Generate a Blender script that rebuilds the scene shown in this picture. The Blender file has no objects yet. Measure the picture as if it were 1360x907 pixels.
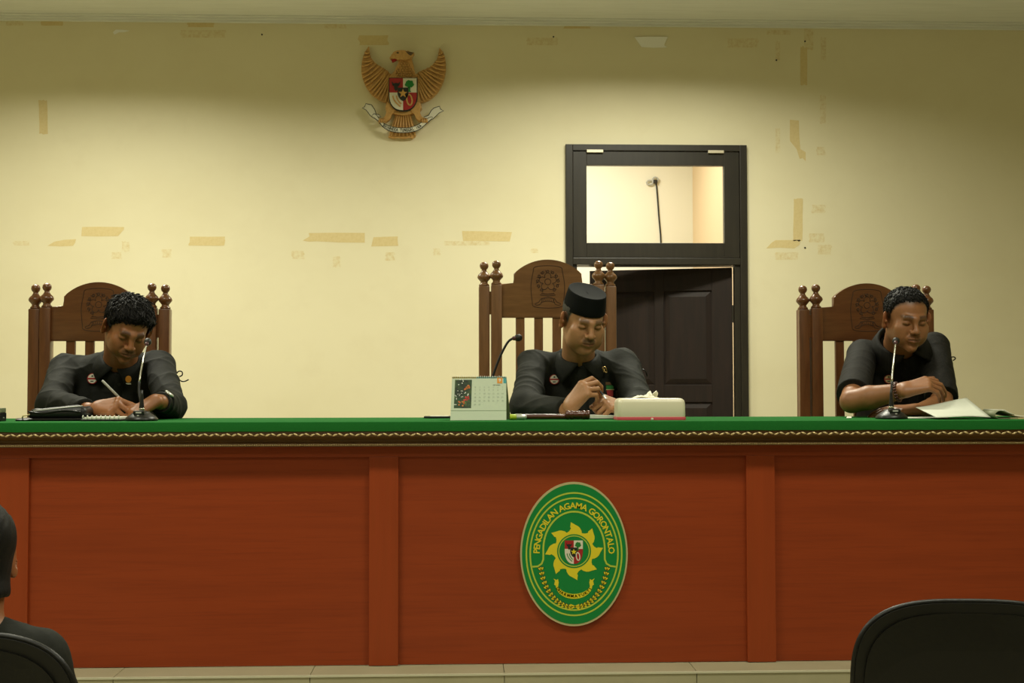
import bpy, bmesh, math, random
import numpy as np
from mathutils import Vector, Matrix
S = bpy.context.scene
COL = S.collection
R = math.radians
random.seed(7); rng = np.random.default_rng(7)

# ------------------------------------------------------------------ camera
FPX = 1700.0
CAM = np.array([0.0, 0.0, 1.285])
cam_d = bpy.data.cameras.new('camera'); cam = bpy.data.objects.new('camera', cam_d); COL.objects.link(cam)
cam_d.sensor_width = 36; cam_d.lens = FPX/1360*36; cam_d.clip_start = .05
PITCH, YAW, ROLL = R(2.07), R(-2.2), R(0.09)
CM = (Matrix.Rotation(YAW, 3, 'Z') @ Matrix.Rotation(math.pi/2+PITCH, 3, 'X') @ Matrix.Rotation(-ROLL, 3, 'Z'))
cam.matrix_world = Matrix.Translation(CAM) @ CM.to_4x4()
S.camera = cam
CMn = np.array(CM)
def P(px, py, Y):
    """the point of the plane y = Y that stands at photo position (px, py)"""
    d = CMn @ np.array([(px-680)/FPX, (453.5-py)/FPX, -1.0])
    return CAM + d*(Y/d[1])

# ------------------------------------------------------------------ world, lamps, exposure
w = bpy.data.worlds.new('world'); S.world = w; w.use_nodes = True
w.node_tree.nodes['Background'].inputs[0].default_value = (.9, .85, .7, 1)
w.node_tree.nodes['Background'].inputs[1].default_value = .02
vs = S.view_settings
vs.view_transform = 'Standard'; vs.look = 'None'; vs.gamma = 1; vs.use_curve_mapping = False
vs.exposure = 0.0
LAMP = (.98, .955, .78)
def area(name, loc, sx, sy, power, spread=180, color=LAMP, rot=(0, 0, 0)):
    l = bpy.data.lights.new(name, 'AREA'); l.shape = 'RECTANGLE'; l.size = sx; l.size_y = sy
    l.energy = power; l.color = color; l.spread = R(spread)
    o = bpy.data.objects.new(name, l); o.location = loc; o.rotation_euler = rot; COL.objects.link(o)
    return o
CEIL = 3.40
area('ceiling_lamp_by_emblem', (-1.95, 5.75, CEIL-.02), 1.0, .3, 66, 150.5)
area('ceiling_lamp_by_door', (.95, 5.9, CEIL-.02), 1.0, .3, 68, 155)
area('ceiling_lamp_before_bench_one', (-1.5, 2.85, CEIL-.02), 1.2, .3, 38, 160)
area('ceiling_lamp_before_bench_two', (1.3, 2.85, CEIL-.02), 1.2, .3, 38, 160)
area('ceiling_lamp_in_hall_one', (-2.2, .6, CEIL-.02), 1.2, .3, 22, 140)
area('ceiling_lamp_in_hall_two', (.2, .6, CEIL-.02), 1.2, .3, 22, 140)
area('passage_lamp', (.6, 8.5, 3.30), .9, .5, 55, 180, (1, .97, .90))

# ------------------------------------------------------------------ helpers
def tag(o, label=None, cat=None, group=None, kind=None):
    if label: o['label'] = label
    if cat: o['category'] = cat
    if group: o['group'] = group
    if kind: o['kind'] = kind
    return o
def empty(name, loc=(0, 0, 0), rz=0, **k):
    o = bpy.data.objects.new(name, None); o.location = loc; o.rotation_euler = (0, 0, rz)
    o.empty_display_size = .1; COL.objects.link(o); return tag(o, **k)
def link(name, me, m, parent=None, loc=(0, 0, 0), smooth=False):
    o = bpy.data.objects.new(name, me); COL.objects.link(o)
    for x in (m if isinstance(m, (list, tuple)) else [m]): me.materials.append(x)
    o.parent = parent; o.location = loc
    if smooth: me.polygons.foreach_set('use_smooth', [True]*len(me.polygons))
    return o

class MB:
    """collects shapes; build() links them as one mesh object"""
    def __init__(s): s.v = []; s.f = []; s.m = []; s.mi = 0
    def add(s, vs, fs):
        n = len(s.v); s.v += [tuple(map(float, v)) for v in vs]
        s.f += [tuple(i+n for i in f) for f in fs]; s.m += [s.mi]*len(fs); return s
    def box(s, lo, hi, b=0.0):
        x0, y0, z0 = lo; x1, y1, z1 = hi
        if b <= 0:
            v = [(x, y, z) for x in (x0, x1) for y in (y0, y1) for z in (z0, z1)]
            return s.add(v, [(0, 1, 3, 2), (4, 6, 7, 5), (0, 4, 5, 1), (2, 3, 7, 6), (0, 2, 6, 4), (1, 5, 7, 3)])
        bm = bmesh.new(); bmesh.ops.create_cube(bm, size=1)
        for q in bm.verts: q.co = Vector(((x0+x1)/2+q.co.x*(x1-x0), (y0+y1)/2+q.co.y*(y1-y0), (z0+z1)/2+q.co.z*(z1-z0)))
        bmesh.ops.bevel(bm, geom=bm.edges[:], offset=b, segments=2, affect='EDGES', profile=.6)
        return s.bm(bm)
    def bm(s, bm, M=None):
        bm.verts.index_update()
        vs = [(M @ q.co if M else q.co) for q in bm.verts]; fs = [tuple(q.index for q in f.verts) for f in bm.faces]
        bm.free(); return s.add(vs, fs)
    def tube(s, pts, r, n=8, cap=True, closed=False):
        pts = [Vector(p) for p in pts]; N = len(pts)
        rs = r if isinstance(r, (list, tuple)) else [r]*N
        up = None; V = []; F = []
        for i, p in enumerate(pts):
            a = pts[(i-1) % N] if closed else pts[max(i-1, 0)]; b = pts[(i+1) % N] if closed else pts[min(i+1, N-1)]
            t = (b-a).normalized()
            if up is None: up = t.orthogonal().normalized()
            up = (up-t*up.dot(t)); up = up.normalized() if up.length > 1e-6 else t.orthogonal().normalized()
            w_ = t.cross(up)
            for k in range(n):
                q = 2*math.pi*k/n; V.append(p+(up*math.cos(q)+w_*math.sin(q))*rs[i])
        for i in range(N if closed else N-1):
            for k in range(n):
                a = i*n+k; b = i*n+(k+1) % n; c = ((i+1) % N)*n
                F.append((a, b, c+(k+1) % n, c+k))
        if cap and not closed: F += [tuple(range(n))[::-1], tuple(range((N-1)*n, N*n))]
        return s.add(V, F)
    def lathe(s, prof, n=16, M=None, sx=1, sy=1):
        """prof: (radius, height) pairs, turned about z"""
        V = []; F = []
        for r, z in prof:
            for k in range(n):
                q = 2*math.pi*k/n; V.append(Vector((r*sx*math.cos(q), r*sy*math.sin(q), z)))
        for i in range(len(prof)-1):
            for k in range(n): F.append((i*n+k, i*n+(k+1) % n, (i+1)*n+(k+1) % n, (i+1)*n+k))
        F += [tuple(range(n))[::-1], tuple(range((len(prof)-1)*n, len(prof)*n))]
        return s.add([M @ v for v in V] if M else V, F)
    def prism(s, outline, fn, w0, w1, inset=0, dome=0):
        """outline: (u, v) list; fn(u, v, w) -> point; from depth w0 to w1"""
        o = [outline[i] for i in range(len(outline)) if outline[i] != outline[i-1]]; n = len(o)
        A = sum(o[i-1][0]*o[i][1]-o[i][0]*o[i-1][1] for i in range(n))
        if A < 0: o = o[::-1]
        top = o
        bm = bmesh.new()
        lo = [bm.verts.new(fn(u, v, w0)) for u, v in o]
        hi = [bm.verts.new(fn(u, v, w1)) for u, v in o]
        for i in range(n): bm.faces.new((lo[i-1], lo[i], hi[i], hi[i-1]))
        f1 = bm.faces.new(hi); f0 = bm.faces.new(lo[::-1])
        if inset:
            bmesh.ops.bevel(bm, geom=[e for e in f1.edges], offset=inset, segments=2, affect='EDGES', profile=.5, clamp_overlap=True)
        bm.normal_update()
        bmesh.ops.triangulate(bm, faces=[f for f in bm.faces if len(f.verts) > 4])
        return s.bm(bm)
    def sheet(s, rows, thick=0):
        """rows: equal-length lists of points"""
        n = len(rows[0]); V = [p for r_ in rows for p in r_]
        return s.add(V, [(i*n+k, i*n+k+1, (i+1)*n+k+1, (i+1)*n+k) for i in range(len(rows)-1) for k in range(n-1)])
    def build(s, name, m, parent=None, loc=(0, 0, 0), smooth=False, auto=None, base=None):
        me = bpy.data.meshes.new(name)
        vs = s.v if base is None else [(a-base[0], b-base[1], c-base[2]) for a, b, c in s.v]
        me.from_pydata(vs, [], s.f)
        bm = bmesh.new(); bm.from_mesh(me); bmesh.ops.recalc_face_normals(bm, faces=bm.faces[:]); bm.to_mesh(me); bm.free()
        me.polygons.foreach_set('material_index', s.m)
        o = link(name, me, m, parent, loc, smooth or auto is not None)
        if auto is not None:
            me.update(); sharp = []
            bm = bmesh.new(); bm.from_mesh(me)
            for e in bm.edges: e.smooth = not (len(e.link_faces) == 2 and e.calc_face_angle(0) > R(auto))
            bm.to_mesh(me); bm.free()
        return o
def copy_tree(o, parent=None):
    c = o.copy(); COL.objects.link(c)
    if parent is not None: c.parent = parent
    for ch in [q for q in bpy.data.objects if q.parent == o]: copy_tree(ch, c)
    return c
def spline(pts, n=8, closed=False):
    p = [np.array(q, float) for q in pts]; out = []; N = len(p)
    for i in range(N if closed else N-1):
        a = p[(i-1) % N] if closed else p[max(i-1, 0)]; b = p[i]; c = p[(i+1) % N]; d = p[(i+2) % N] if closed else p[min(i+2, N-1)]
        for k in range(n):
            t = k/n; out.append(.5*((2*b)+(-a+c)*t+(2*a-5*b+4*c-d)*t*t+(-a+3*b-3*c+d)*t**3))
    if not closed: out.append(p[-1])
    return [tuple(q) for q in out]
_tc = {}
def text_geo(txt, size, bold=0.0):
    key = (txt, size, bold)
    if key in _tc: return _tc[key]
    c = bpy.data.curves.new('t', 'FONT'); c.body = txt; c.size = size; c.align_x = 'CENTER'; c.align_y = 'CENTER'
    c.offset = bold; c.resolution_u = 2
    o = bpy.data.objects.new('t', c); COL.objects.link(o); bpy.context.view_layer.update()
    dg = bpy.context.evaluated_depsgraph_get(); me = o.evaluated_get(dg).to_mesh()
    r_ = ([tuple(v.co) for v in me.vertices], [tuple(p.vertices) for p in me.polygons])
    o.evaluated_get(dg).to_mesh_clear(); bpy.data.objects.remove(o); bpy.data.curves.remove(c)
    _tc[key] = r_; return r_
def add_text(mb, txt, size, fn, bold=0.0, at=(0, 0), rot=0, stretch=1.0):
    V, F = text_geo(txt, size, bold); c, s_ = math.cos(rot), math.sin(rot)
    mb.add([fn(at[0]+(x*stretch*c-y*s_), at[1]+(x*stretch*s_+y*c), 0) for x, y, z in V], F)

# ------------------------------------------------------------------ materials
def mat(name, col, rough=.5, metal=0, spec=.5, noise=None, bump=None, attr=None, sheen=0, coat=0, sss=0, emit=None):
    """noise = (scale xyz, colour 2, contrast lo, hi); bump = (scale xyz, strength, distance)"""
    m = bpy.data.materials.new(name); m.use_nodes = True; nt = m.node_tree; b = nt.nodes['Principled BSDF']
    I = b.inputs
    I['Base Color'].default_value = (*col, 1); I['Roughness'].default_value = rough; I['Metallic'].default_value = metal
    I['Specular IOR Level'].default_value = spec
    if sheen: I['Sheen Weight'].default_value = sheen; I['Sheen Roughness'].default_value = .5
    if coat: I['Coat Weight'].default_value = coat; I['Coat Roughness'].default_value = .12
    if sss:
        I['Subsurface Weight'].default_value = sss; I['Subsurface Radius'].default_value = (.01, .004, .002); I['Subsurface Scale'].default_value = 1
    tc = nt.nodes.new('ShaderNodeTexCoord')
    def nz(sc, detail=5, rough_=.6):
        mp = nt.nodes.new('ShaderNodeMapping'); mp.inputs['Scale'].default_value = sc
        nt.links.new(tc.outputs['Object'], mp.inputs['Vector'])
        n = nt.nodes.new('ShaderNodeTexNoise'); n.inputs['Scale'].default_value = 1; n.inputs['Detail'].default_value = detail; n.inputs['Roughness'].default_value = rough_
        nt.links.new(mp.outputs[0], n.inputs['Vector']); return n.outputs['Fac']
    src = None
    if attr:
        a = nt.nodes.new('ShaderNodeAttribute'); a.attribute_name = attr; src = a.outputs['Color']
    if noise:
        layers = noise if isinstance(noise, list) else [noise]
        for (sc, c2, lo, hi) in layers:
            rp = nt.nodes.new('ShaderNodeMapRange'); rp.inputs['From Min'].default_value = lo; rp.inputs['From Max'].default_value = hi
            nt.links.new(nz(sc), rp.inputs['Value'])
            mx = nt.nodes.new('ShaderNodeMix'); mx.data_type = 'RGBA'
            nt.links.new(rp.outputs[0], mx.inputs['Factor'])
            if src is None: mx.inputs['A'].default_value = (*col, 1)
            else: nt.links.new(src, mx.inputs['A'])
            if attr and isinstance(c2, (int, float)):
                mm = nt.nodes.new('ShaderNodeMix'); mm.data_type = 'RGBA'; mm.blend_type = 'MULTIPLY'; mm.inputs['Factor'].default_value = 1
                nt.links.new(src, mm.inputs['A']); mm.inputs['B'].default_value = (c2, c2, c2, 1); nt.links.new(mm.outputs['Result'], mx.inputs['B'])
            else: mx.inputs['B'].default_value = (*c2, 1)
            src = mx.outputs['Result']
    if src is not None: nt.links.new(src, I['Base Color'])
    if bump:
        bs = bump if isinstance(bump, list) else [bump]; prev = None
        for (sc, st, dist) in bs:
            bn = nt.nodes.new('ShaderNodeBump'); bn.inputs['Strength'].default_value = st; bn.inputs['Distance'].default_value = dist
            nt.links.new(nz(sc), bn.inputs['Height'])
            if prev is not None: nt.links.new(prev, bn.inputs['Normal'])
            prev = bn.outputs[0]
        nt.links.new(prev, I['Normal'])
    if emit: I['Emission Color'].default_value = (*emit, 1); I['Emission Strength'].default_value = 1
    return m
M = {}
M['wall'] = mat('wall_paint', (.74, .685, .475), .62, spec=.3, noise=[((1.2, 1.2, 1.8), (.70, .64, .43), .45, .75), ((5, 5, 5), (.71, .65, .445), .55, .8)], bump=((60, 60, 60), .05, .002))
M['wall_room'] = mat('wall_paint_passage', (.82, .79, .64), .7, spec=.2)
M['wall_room2'] = mat('wall_paint_peach', (.74, .57, .36), .7, spec=.2)
M['ceiling'] = mat('ceiling_paint', (.76, .78, .74), .7, spec=.2, noise=((3, 30, 3), (.71, .73, .69), .4, .7))
M['tile'] = mat('floor_tile', (.42, .39, .25), .4, noise=((6, 6, 6), (.38, .355, .22), .4, .7))
M['grout'] = mat('tile_edge', (.62, .60, .44), .5)
M['laminate'] = mat('bench_laminate', (.295, .047, .010), .42, spec=.3, noise=[((1.6, 6, 26), (.255, .040, .0085), .42, .68), ((5, 30, 160), (.235, .036, .008), .50, .75)])
M['laminate_v'] = mat('bench_laminate_upright', (.31, .050, .0105), .42, spec=.3, noise=[((26, 6, 1.6), (.27, .043, .009), .42, .68), ((160, 30, 5), (.285, .050, .010), .48, .75)])
M['cloth'] = mat('green_felt', (.013, .135, .022), .9, spec=.12, noise=((300, 300, 300), (.010, .110, .017), .4, .7), bump=((400, 400, 400), .2, .001))
M['gold'] = mat('gilt', (.70, .50, .20), .32, metal=.85, noise=((70, 70, 70), (.40, .25, .08), .45, .7))
M['bead'] = mat('gilt_bead', (.66, .52, .26), .35, metal=.35)
M['gilt_dark'] = mat('gilt_brown', (.15, .075, .022), .42, spec=.45, noise=((20, 90, 200), (.11, .054, .016), .4, .7))
M['wood'] = mat('chair_teak', (.165, .060, .018), .3, spec=.5, coat=.35, noise=[((50, 50, 6), (.105, .036, .011), .42, .68), ((160, 160, 12), (.12, .042, .013), .5, .8)])
M['wood_h'] = mat('chair_teak_panel', (.165, .062, .019), .32, spec=.5, coat=.3, noise=[((5, 50, 40), (.110, .038, .012), .42, .68), ((12, 160, 150), (.12, .042, .013), .5, .8)])
M['wood_l'] = mat('chair_teak_light', (.235, .108, .038), .34, spec=.5, coat=.25, noise=[((50, 50, 6), (.165, .072, .024), .42, .68), ((160, 160, 12), (.18, .078, .026), .5, .8)])
M['wood_lh'] = mat('chair_teak_light_panel', (.235, .110, .040), .36, spec=.5, coat=.2, noise=[((5, 50, 40), (.165, .073, .025), .42, .68), ((12, 160, 150), (.18, .08, .027), .5, .8)])
M['carve'] = mat('carved_line', (.055, .022, .008), .6)
M['door'] = mat('door_paint', (.020, .017, .012), .38, spec=.4, noise=((40, 40, 5), (.027, .023, .016), .4, .7))
M['doorleaf'] = mat('door_leaf_varnish', (.013, .008, .006), .6, spec=.25, noise=((40, 40, 4), (.020, .011, .008), .4, .7))
M['brass'] = mat('pale_hinge', (.62, .56, .42), .4, metal=.6)
M['tape'] = mat('masking_tape', (.67, .55, .285), .55, spec=.3, noise=((60, 60, 60), (.63, .505, .245), .4, .7))
M['tape_old'] = mat('tape_residue', (.65, .54, .30), .6, spec=.25, noise=((50, 50, 50), (.725, .66, .435), .35, .6))
M['tape_white_glare'] = mat('white_tape_painted_glare', (.85, .85, .80), .16, spec=.6)  # near-white, with the lamp glare put into the tape's colour
M['shirt'] = mat('black_shirt', (.0095, .0102, .0078), .8, spec=.2, noise=((30, 30, 30), (.013, .014, .0108), .4, .7), bump=[((14, 14, 20), .25, .012), ((900, 900, 900), .15, .0005)])
M['shirt2'] = mat('charcoal_shirt', (.0130, .0142, .0108), .8, spec=.2, noise=((30, 30, 30), (.018, .0195, .015), .4, .7), bump=[((14, 14, 20), .25, .012), ((900, 900, 900), .15, .0005)])
M['suit'] = mat('black_suit_cloth', (.0110, .0105, .0085), .8, spec=.2, noise=((140, 140, 4), (.018, .0165, .0135), .45, .65), bump=((12, 12, 18), .2, .01))
M['trousers'] = mat('black_trousers', (.012, .012, .011), .8, spec=.2)
M['leather'] = mat('black_leather', (.007, .0072, .0062), .42, spec=.35, bump=((60, 60, 60), .35, .003))
M['plastic'] = mat('black_plastic', (.010, .010, .009), .38, spec=.45)
M['plastic_soft'] = mat('soft_black_plastic', (.010, .010, .0085), .5, spec=.35, bump=((300, 300, 300), .2, .001))
M['chrome'] = mat('chrome', (.72, .72, .66), .22, metal=1)
M['grey'] = mat('grey_mark', (.45, .45, .40), .5)
M['foam'] = mat('red_windscreen', (.055, .006, .008), .55, spec=.5, coat=.3)
M['white'] = mat('white_paper', (.72, .72, .62), .7, spec=.2)
M['paper'] = mat('paper_sheet', (.66, .68, .58), .7, spec=.2, noise=((9, 9, 9), (.60, .63, .53), .45, .7))
M['card'] = mat('calendar_card', (.60, .68, .52), .6, spec=.25)
M['card_back'] = mat('calendar_board', (.20, .22, .12), .6)
M['teal'] = mat('teal_print', (.05, .34, .36), .6)
M['yellow'] = mat('yellow_print', (.62, .43, .05), .6)
M['orange'] = mat('orange_print', (.75, .30, .03), .6)
M['ink'] = mat('faint_ink', (.40, .47, .38), .7)
M['ink_dark'] = mat('dark_ink', (.05, .06, .05), .7)
M['photo_g'] = mat('printed_foliage', (.018, .055, .016), .5, noise=[((60, 60, 60), (.12, .20, .04), .5, .62), ((30, 30, 30), (.006, .018, .006), .5, .6)])
M['photo_o'] = mat('printed_petal', (.62, .12, .02), .5, noise=((90, 90, 90), (.60, .25, .04), .45, .6))
M['photo_r'] = mat('printed_red_petal', (.62, .05, .035), .5)
M['photo_w'] = mat('printed_white_petal', (.72, .74, .66), .5)
M['box'] = mat('milky_plastic', (.74, .70, .52), .32, spec=.4, sss=.0)
M['tissue'] = mat('tissue_paper', (.80, .77, .62), .8, spec=.1)
M['pink'] = mat('pink_plastic', (.70, .10, .13), .35)
M['gavel'] = mat('gavel_wood', (.085, .020, .010), .22, spec=.5, coat=.6, noise=((8, 60, 60), (.05, .011, .006), .4, .7))
M['lime'] = mat('lime_plastic', (.42, .55, .03), .4)
M['silver'] = mat('silver_barrel', (.60, .62, .58), .3, metal=.5)
M['red'] = mat('emblem_red', (.36, .012, .014), .45)
M['blackp'] = mat('emblem_black', (.012, .014, .012), .5)
M['e_white'] = mat('emblem_white', (.70, .68, .55), .5)
M['bronze'] = mat('gilded_wood', (.60, .345, .115), .42, metal=.1, spec=.5, noise=((80, 80, 80), (.50, .275, .085), .42, .65))
M['bronze_d'] = mat('gilded_wood_dark', (.10, .060, .025), .5)
M['e_green'] = mat('plaque_green', (.0015, .215, .042), .4, spec=.4)
M['e_green_l'] = mat('printed_green', (.008, .20, .03), .5)
M['e_yellow'] = mat('plaque_yellow', (.74, .62, .02), .45)
M['e_line'] = mat('plaque_line', (.46, .56, .05), .45)
M['e_rim'] = mat('plaque_rim', (.50, .44, .22), .4)
M['velvet'] = mat('black_velvet', (.0035, .0045, .004), .85, spec=.12)
M['hair1'] = mat('black_hair', (.006, .0052, .0045), .62, spec=.22, bump=((420, 420, 90), .5, .002))
M['hair2'] = mat('greying_hair', (.05, .047, .04), .6, spec=.3, bump=((300, 300, 80), .5, .003))
M['skin'] = mat('skin', (.3, .15, .07), .46, spec=.42, attr='Col', noise=((55, 55, 55), .86, .45, .75), bump=((420, 420, 420), .12, .0008), sss=.12)
M['glass'] = None
g = bpy.data.materials.new('window_glass'); g.use_nodes = True; nt = g.node_tree; nt.nodes.clear()
o_ = nt.nodes.new('ShaderNodeOutputMaterial'); mx = nt.nodes.new('ShaderNodeMixShader'); fr = nt.nodes.new('ShaderNodeFresnel'); fr.inputs[0].default_value = 1.35
tr = nt.nodes.new('ShaderNodeBsdfTransparent'); gl = nt.nodes.new('ShaderNodeBsdfGlossy'); gl.inputs['Roughness'].default_value = .02
tr.inputs[0].default_value = (.96, .96, .93, 1)
nt.links.new(fr.outputs[0], mx.inputs[0]); nt.links.new(tr.outputs[0], mx.inputs[1]); nt.links.new(gl.outputs[0], mx.inputs[2]); nt.links.new(mx.outputs[0], o_.inputs[0])
M['glass'] = g
# ------------------------------------------------------------------ the setting
YW = 7.30
def fw(u, v, w): p = P(u, v, YW); return (p[0], p[1]-w, p[2])
XL, XR, YB = -4.3, 4.7, -3.0
FR_L, FR_R, FR_T = P(751, 300, YW)[0], P(991.5, 300, YW)[0], P(870, 193, YW)[2]
def struct(mb, name, m, **k): o = mb.build(name, m, **k); o['kind'] = 'structure'; return o
b = MB()
b.box((XL-.12, YW, 0), (FR_L+.02, YW+.13, CEIL)); b.box((FR_R-.02, YW, 0), (XR+.12, YW+.13, CEIL)); b.box((FR_L+.02, YW, FR_T-.02), (FR_R-.02, YW+.13, CEIL))
wall_back = struct(b, 'wall_back', M['wall'])
struct(MB().box((XL-.12, YB, 0), (XL, YW, CEIL)), 'wall_left', M['wall'])
struct(MB().box((XR, YB, 0), (XR+.12, YW, CEIL)), 'wall_right', M['wall'])
struct(MB().box((XL-.12, YB-.12, 0), (XR+.12, YB, CEIL)), 'wall_hall', M['wall'])
struct(MB().box((XL-.12, YB-.12, CEIL), (XR+.12, YW+.13, CEIL+.1)), 'ceiling', M['ceiling'])
struct(MB().box((XL-.12, YB-.12, -.1), (XR+.12, YW+3.2, 0)), 'floor', M['tile'])
b = MB(); b.box((XL, YW-.022, CEIL-.030), (XR, YW, CEIL-.017)); b.box((XL, YW-.040, CEIL-.017), (XR, YW, CEIL-.007)); b.box((XL, YW-.062, CEIL-.007), (XR, YW, CEIL))
struct(b, 'trim_1', M['ceiling'])
# the passage behind the door
YP = 9.6; XP = P(920, 270, YP)[0]
struct(MB().box((-1.6, YP, 0), (XP+.1, YP+.1, 3.55)), 'wall_passage', M['wall_room'])
struct(MB().box((XP, YW+.13, 0), (XP+.1, YP, 3.55)), 'wall_passage_side', M['wall_room2'])
struct(MB().box((-1.7, YW+.13, 0), (-1.6, YP+.1, 3.55)), 'wall_passage_far_side', M['wall_room'])
struct(MB().box((-1.7, YW+.13, 3.45), (XP+.1, YP+.1, 3.55)), 'ceiling_passage', M['wall_room'])
# door with its fanlight
door = empty('door_1', ((FR_L+FR_R)/2, YW, 0), kind='structure')
dl = (-(FR_L+FR_R)/2, -YW, 0)
def dpart(mb, name, m, parent=None, **k):
    o = mb.build(name, m, **k); o.parent = parent or door; o.location = dl if parent is None else (0, 0, 0); return o
def wx(px, y=300): return P(px, y, YW)[0]
def wz(py, x=870): return P(x, py, YW)[2]
yf, yb_ = YW-.025, YW+.135
for a, c in ((760.5, 766), (974.6, 982)): dpart(MB().box((wx(a), YW-.012, 0), (wx(c), YW+.035, wz(352)), .002), 'door_stop', M['door'])
for a, c in ((751, 760.5), (982, 991.5)): dpart(MB().box((wx(a), yf, 0), (wx(c), yb_, FR_T), .003), 'jamb', M['door'])
dpart(MB().box((wx(760.5), yf, wz(201.5)), (wx(982), yb_, FR_T), .003), 'head_rail', M['door'])
dpart(MB().box((wx(760.5), yf, wz(352)), (wx(982), yb_, wz(343)), .003), 'transom_bar', M['door'])
sash = dpart(MB(), 'fanlight_sash', M['door'])
sm = MB(); ys, ye = YW-.015, YW+.03
sm.box((wx(761), ys, wz(342.5)), (wx(779), ye, wz(202)), .002); sm.box((wx(961.5), ys, wz(342.5)), (wx(981.5), ye, wz(202)), .002)
sm.box((wx(779), ys, wz(220)), (wx(961.5), ye, wz(202)), .002); sm.box((wx(779), ys, wz(342.5)), (wx(961.5), ye, wz(323)), .002)
bpy.data.objects.remove(sash); sash = dpart(sm, 'fanlight_sash', M['door'])
dpart(MB().box((wx(777), YW+.004, wz(325)), (wx(963), YW+.009, wz(218))), 'pane', M['glass'], sash)
for a, c in ((779, 801), (940, 961)):
    h = dpart(MB().box((wx(a), YW-.030, wz(204.2)), (wx(c), YW-.012, wz(200.3)), .002), 'sash_hinge', M['brass'], sash); h['label'] = 'pale metal butt hinge'
# the leaf stands ajar, swung into the passage
leaf = empty('leaf_pivot'); bpy.data.objects.remove(leaf)
LW, LT, LH = .835, .042, 1.285+(515-354.6)/FPX*7.36
hx, hy, ang = wx(972)+.006, YW+.045, R(-16)
Rz = Matrix.Translation((hx, hy, 0)) @ Matrix.Rotation(ang, 4, 'Z')
def L(mb): mb.v = [tuple(Rz @ Vector(v)) for v in mb.v]; return mb
lf = dpart(L(MB().box((-LW, .012, .015), (0, LT, LH), .002)), 'door_leaf', M['doorleaf'])
cols = [(-.395, -.115), (-.720, -.450)]
st = MB()
xs = [-LW, -.720, -.450, -.395, -.115, 0]
for a, c in ((-LW, -.720), (-.450, -.395), (-.115, 0)): st.box((a, 0, .015), (c, .012, LH), .002)
zr = [(.015, .20), (1.20, 1.30), (LH-.13, LH)]
for a, c in cols:
    for z0, z1 in zr: st.box((a, 0, z0), (c, .012, z1), .002)
dpart(L(st), 'leaf_frame', M['doorleaf'], lf)
for a, c in cols:
    for z0, z1 in ((.20, 1.20), (1.30, LH-.13)):
        q = MB(); i = .035
        q.add([(a+.004, .012, z0+.004), (c-.004, .012, z0+.004), (c-.004, .012, z1-.004), (a+.004, .012, z1-.004), (a+i, .001, z0+i), (c-i, .001, z0+i), (c-i, .001, z1-i), (a+i, .001, z1-i)],
              [(0, 1, 5, 4), (1, 2, 6, 5), (2, 3, 7, 6), (3, 0, 4, 7), (4, 5, 6, 7)])
        dpart(L(q), 'raised_panel', M['doorleaf'], lf)
for z in (1.66, .35): dpart(MB().tube([(hx+.004, hy-.006, z), (hx+.004, hy-.006, z+.10)], .007, 8), 'leaf_hinge', M['door'])
# cable on the passage wall
def fp(u, v, w): p = P(u, v, YP); return (p[0], p[1]-w, p[2])
hc = MB(); hc.tube([fp(*q, .008) for q in spline([(871.5, 244), (873, 262), (875, 290), (877, 312), (878, 335)], 5)], .0055, 6)
cab = empty('hanging_cable', P(875, 290, YP), label='thin dark cable hanging on the bright wall behind the fanlight', cat='cable'); cb = tuple(P(875, 290, YP))
hc.build('cable', M['plastic_soft'], cab, base=cb, smooth=True)
k_ = MB(); k_.tube([fp(862.5+4.2*math.cos(t), 243+3*math.sin(t), .02) for t in np.linspace(0, 2*math.pi, 14)[:-1]], .006, 6, closed=True)
k_.tube([fp(870+3.6*math.cos(t), 239.3+3.4*math.sin(t), .02) for t in np.linspace(0, 2*math.pi, 14)[:-1]], .006, 6, closed=True)
k_.build('coil', M['grey'], cab, base=cb, smooth=True)
k_ = MB().box(fp(867, 244, .03), fp(872.5, 239.5, 0), .004); k_.build('junction', M['plastic'], cab, base=cb)

# tape left on the wall
def tapepiece(outline, thick=.0006): return MB().prism(outline, fw, 0, thick)
def tilted_to_lamp(outline):      # upper edge tilted a few millimetres off the wall to mirror the lamp
    v1 = max(c_ for _, c_ in outline); k = math.tan(R(4.8))*YW/FPX
    return MB().prism(outline, lambda u, v, w_: fw(u, v, w_+(v1-v)*k), .0002, .0008)
def ragged(x0, y0, x1, y1, sk=0, rag=1.5, vert=False, seed=0):
    rr = random.Random(seed); o = []
    if not vert:
        for i in range(5): o.append((x0+i/4*(x1-x0), y0+rr.uniform(-.3, .3)))
        for i in range(1, 5): o.append((x1+sk*i/5+rr.uniform(-rag, rag), y0+(y1-y0)*i/5))
        for i in range(5): o.append((x1-i/4*(x1-x0)+sk, y1+rr.uniform(-.3, .3)))
        for i in range(1, 5): o.append((x0+sk*(5-i)/5+rr.uniform(-rag, rag), y1+(y0-y1)*i/5))
    else:
        for i in range(5): o.append((x1+rr.uniform(-.3, .3)+sk*i/5, y0+i/4*(y1-y0)))
        for i in range(1, 5): o.append((x1-(x1-x0)*i/5+sk, y1+rr.uniform(-rag, rag)))
        for i in range(5): o.append((x0+rr.uniform(-.3, .3)+sk*(5-i)/5, y1-i/4*(y1-y0)))
        for i in range(1, 5): o.append((x0+(x1-x0)*i/5, y0+rr.uniform(-rag, rag)))
    return o
TG = 'old masking tape strips on the cream wall'
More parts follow.
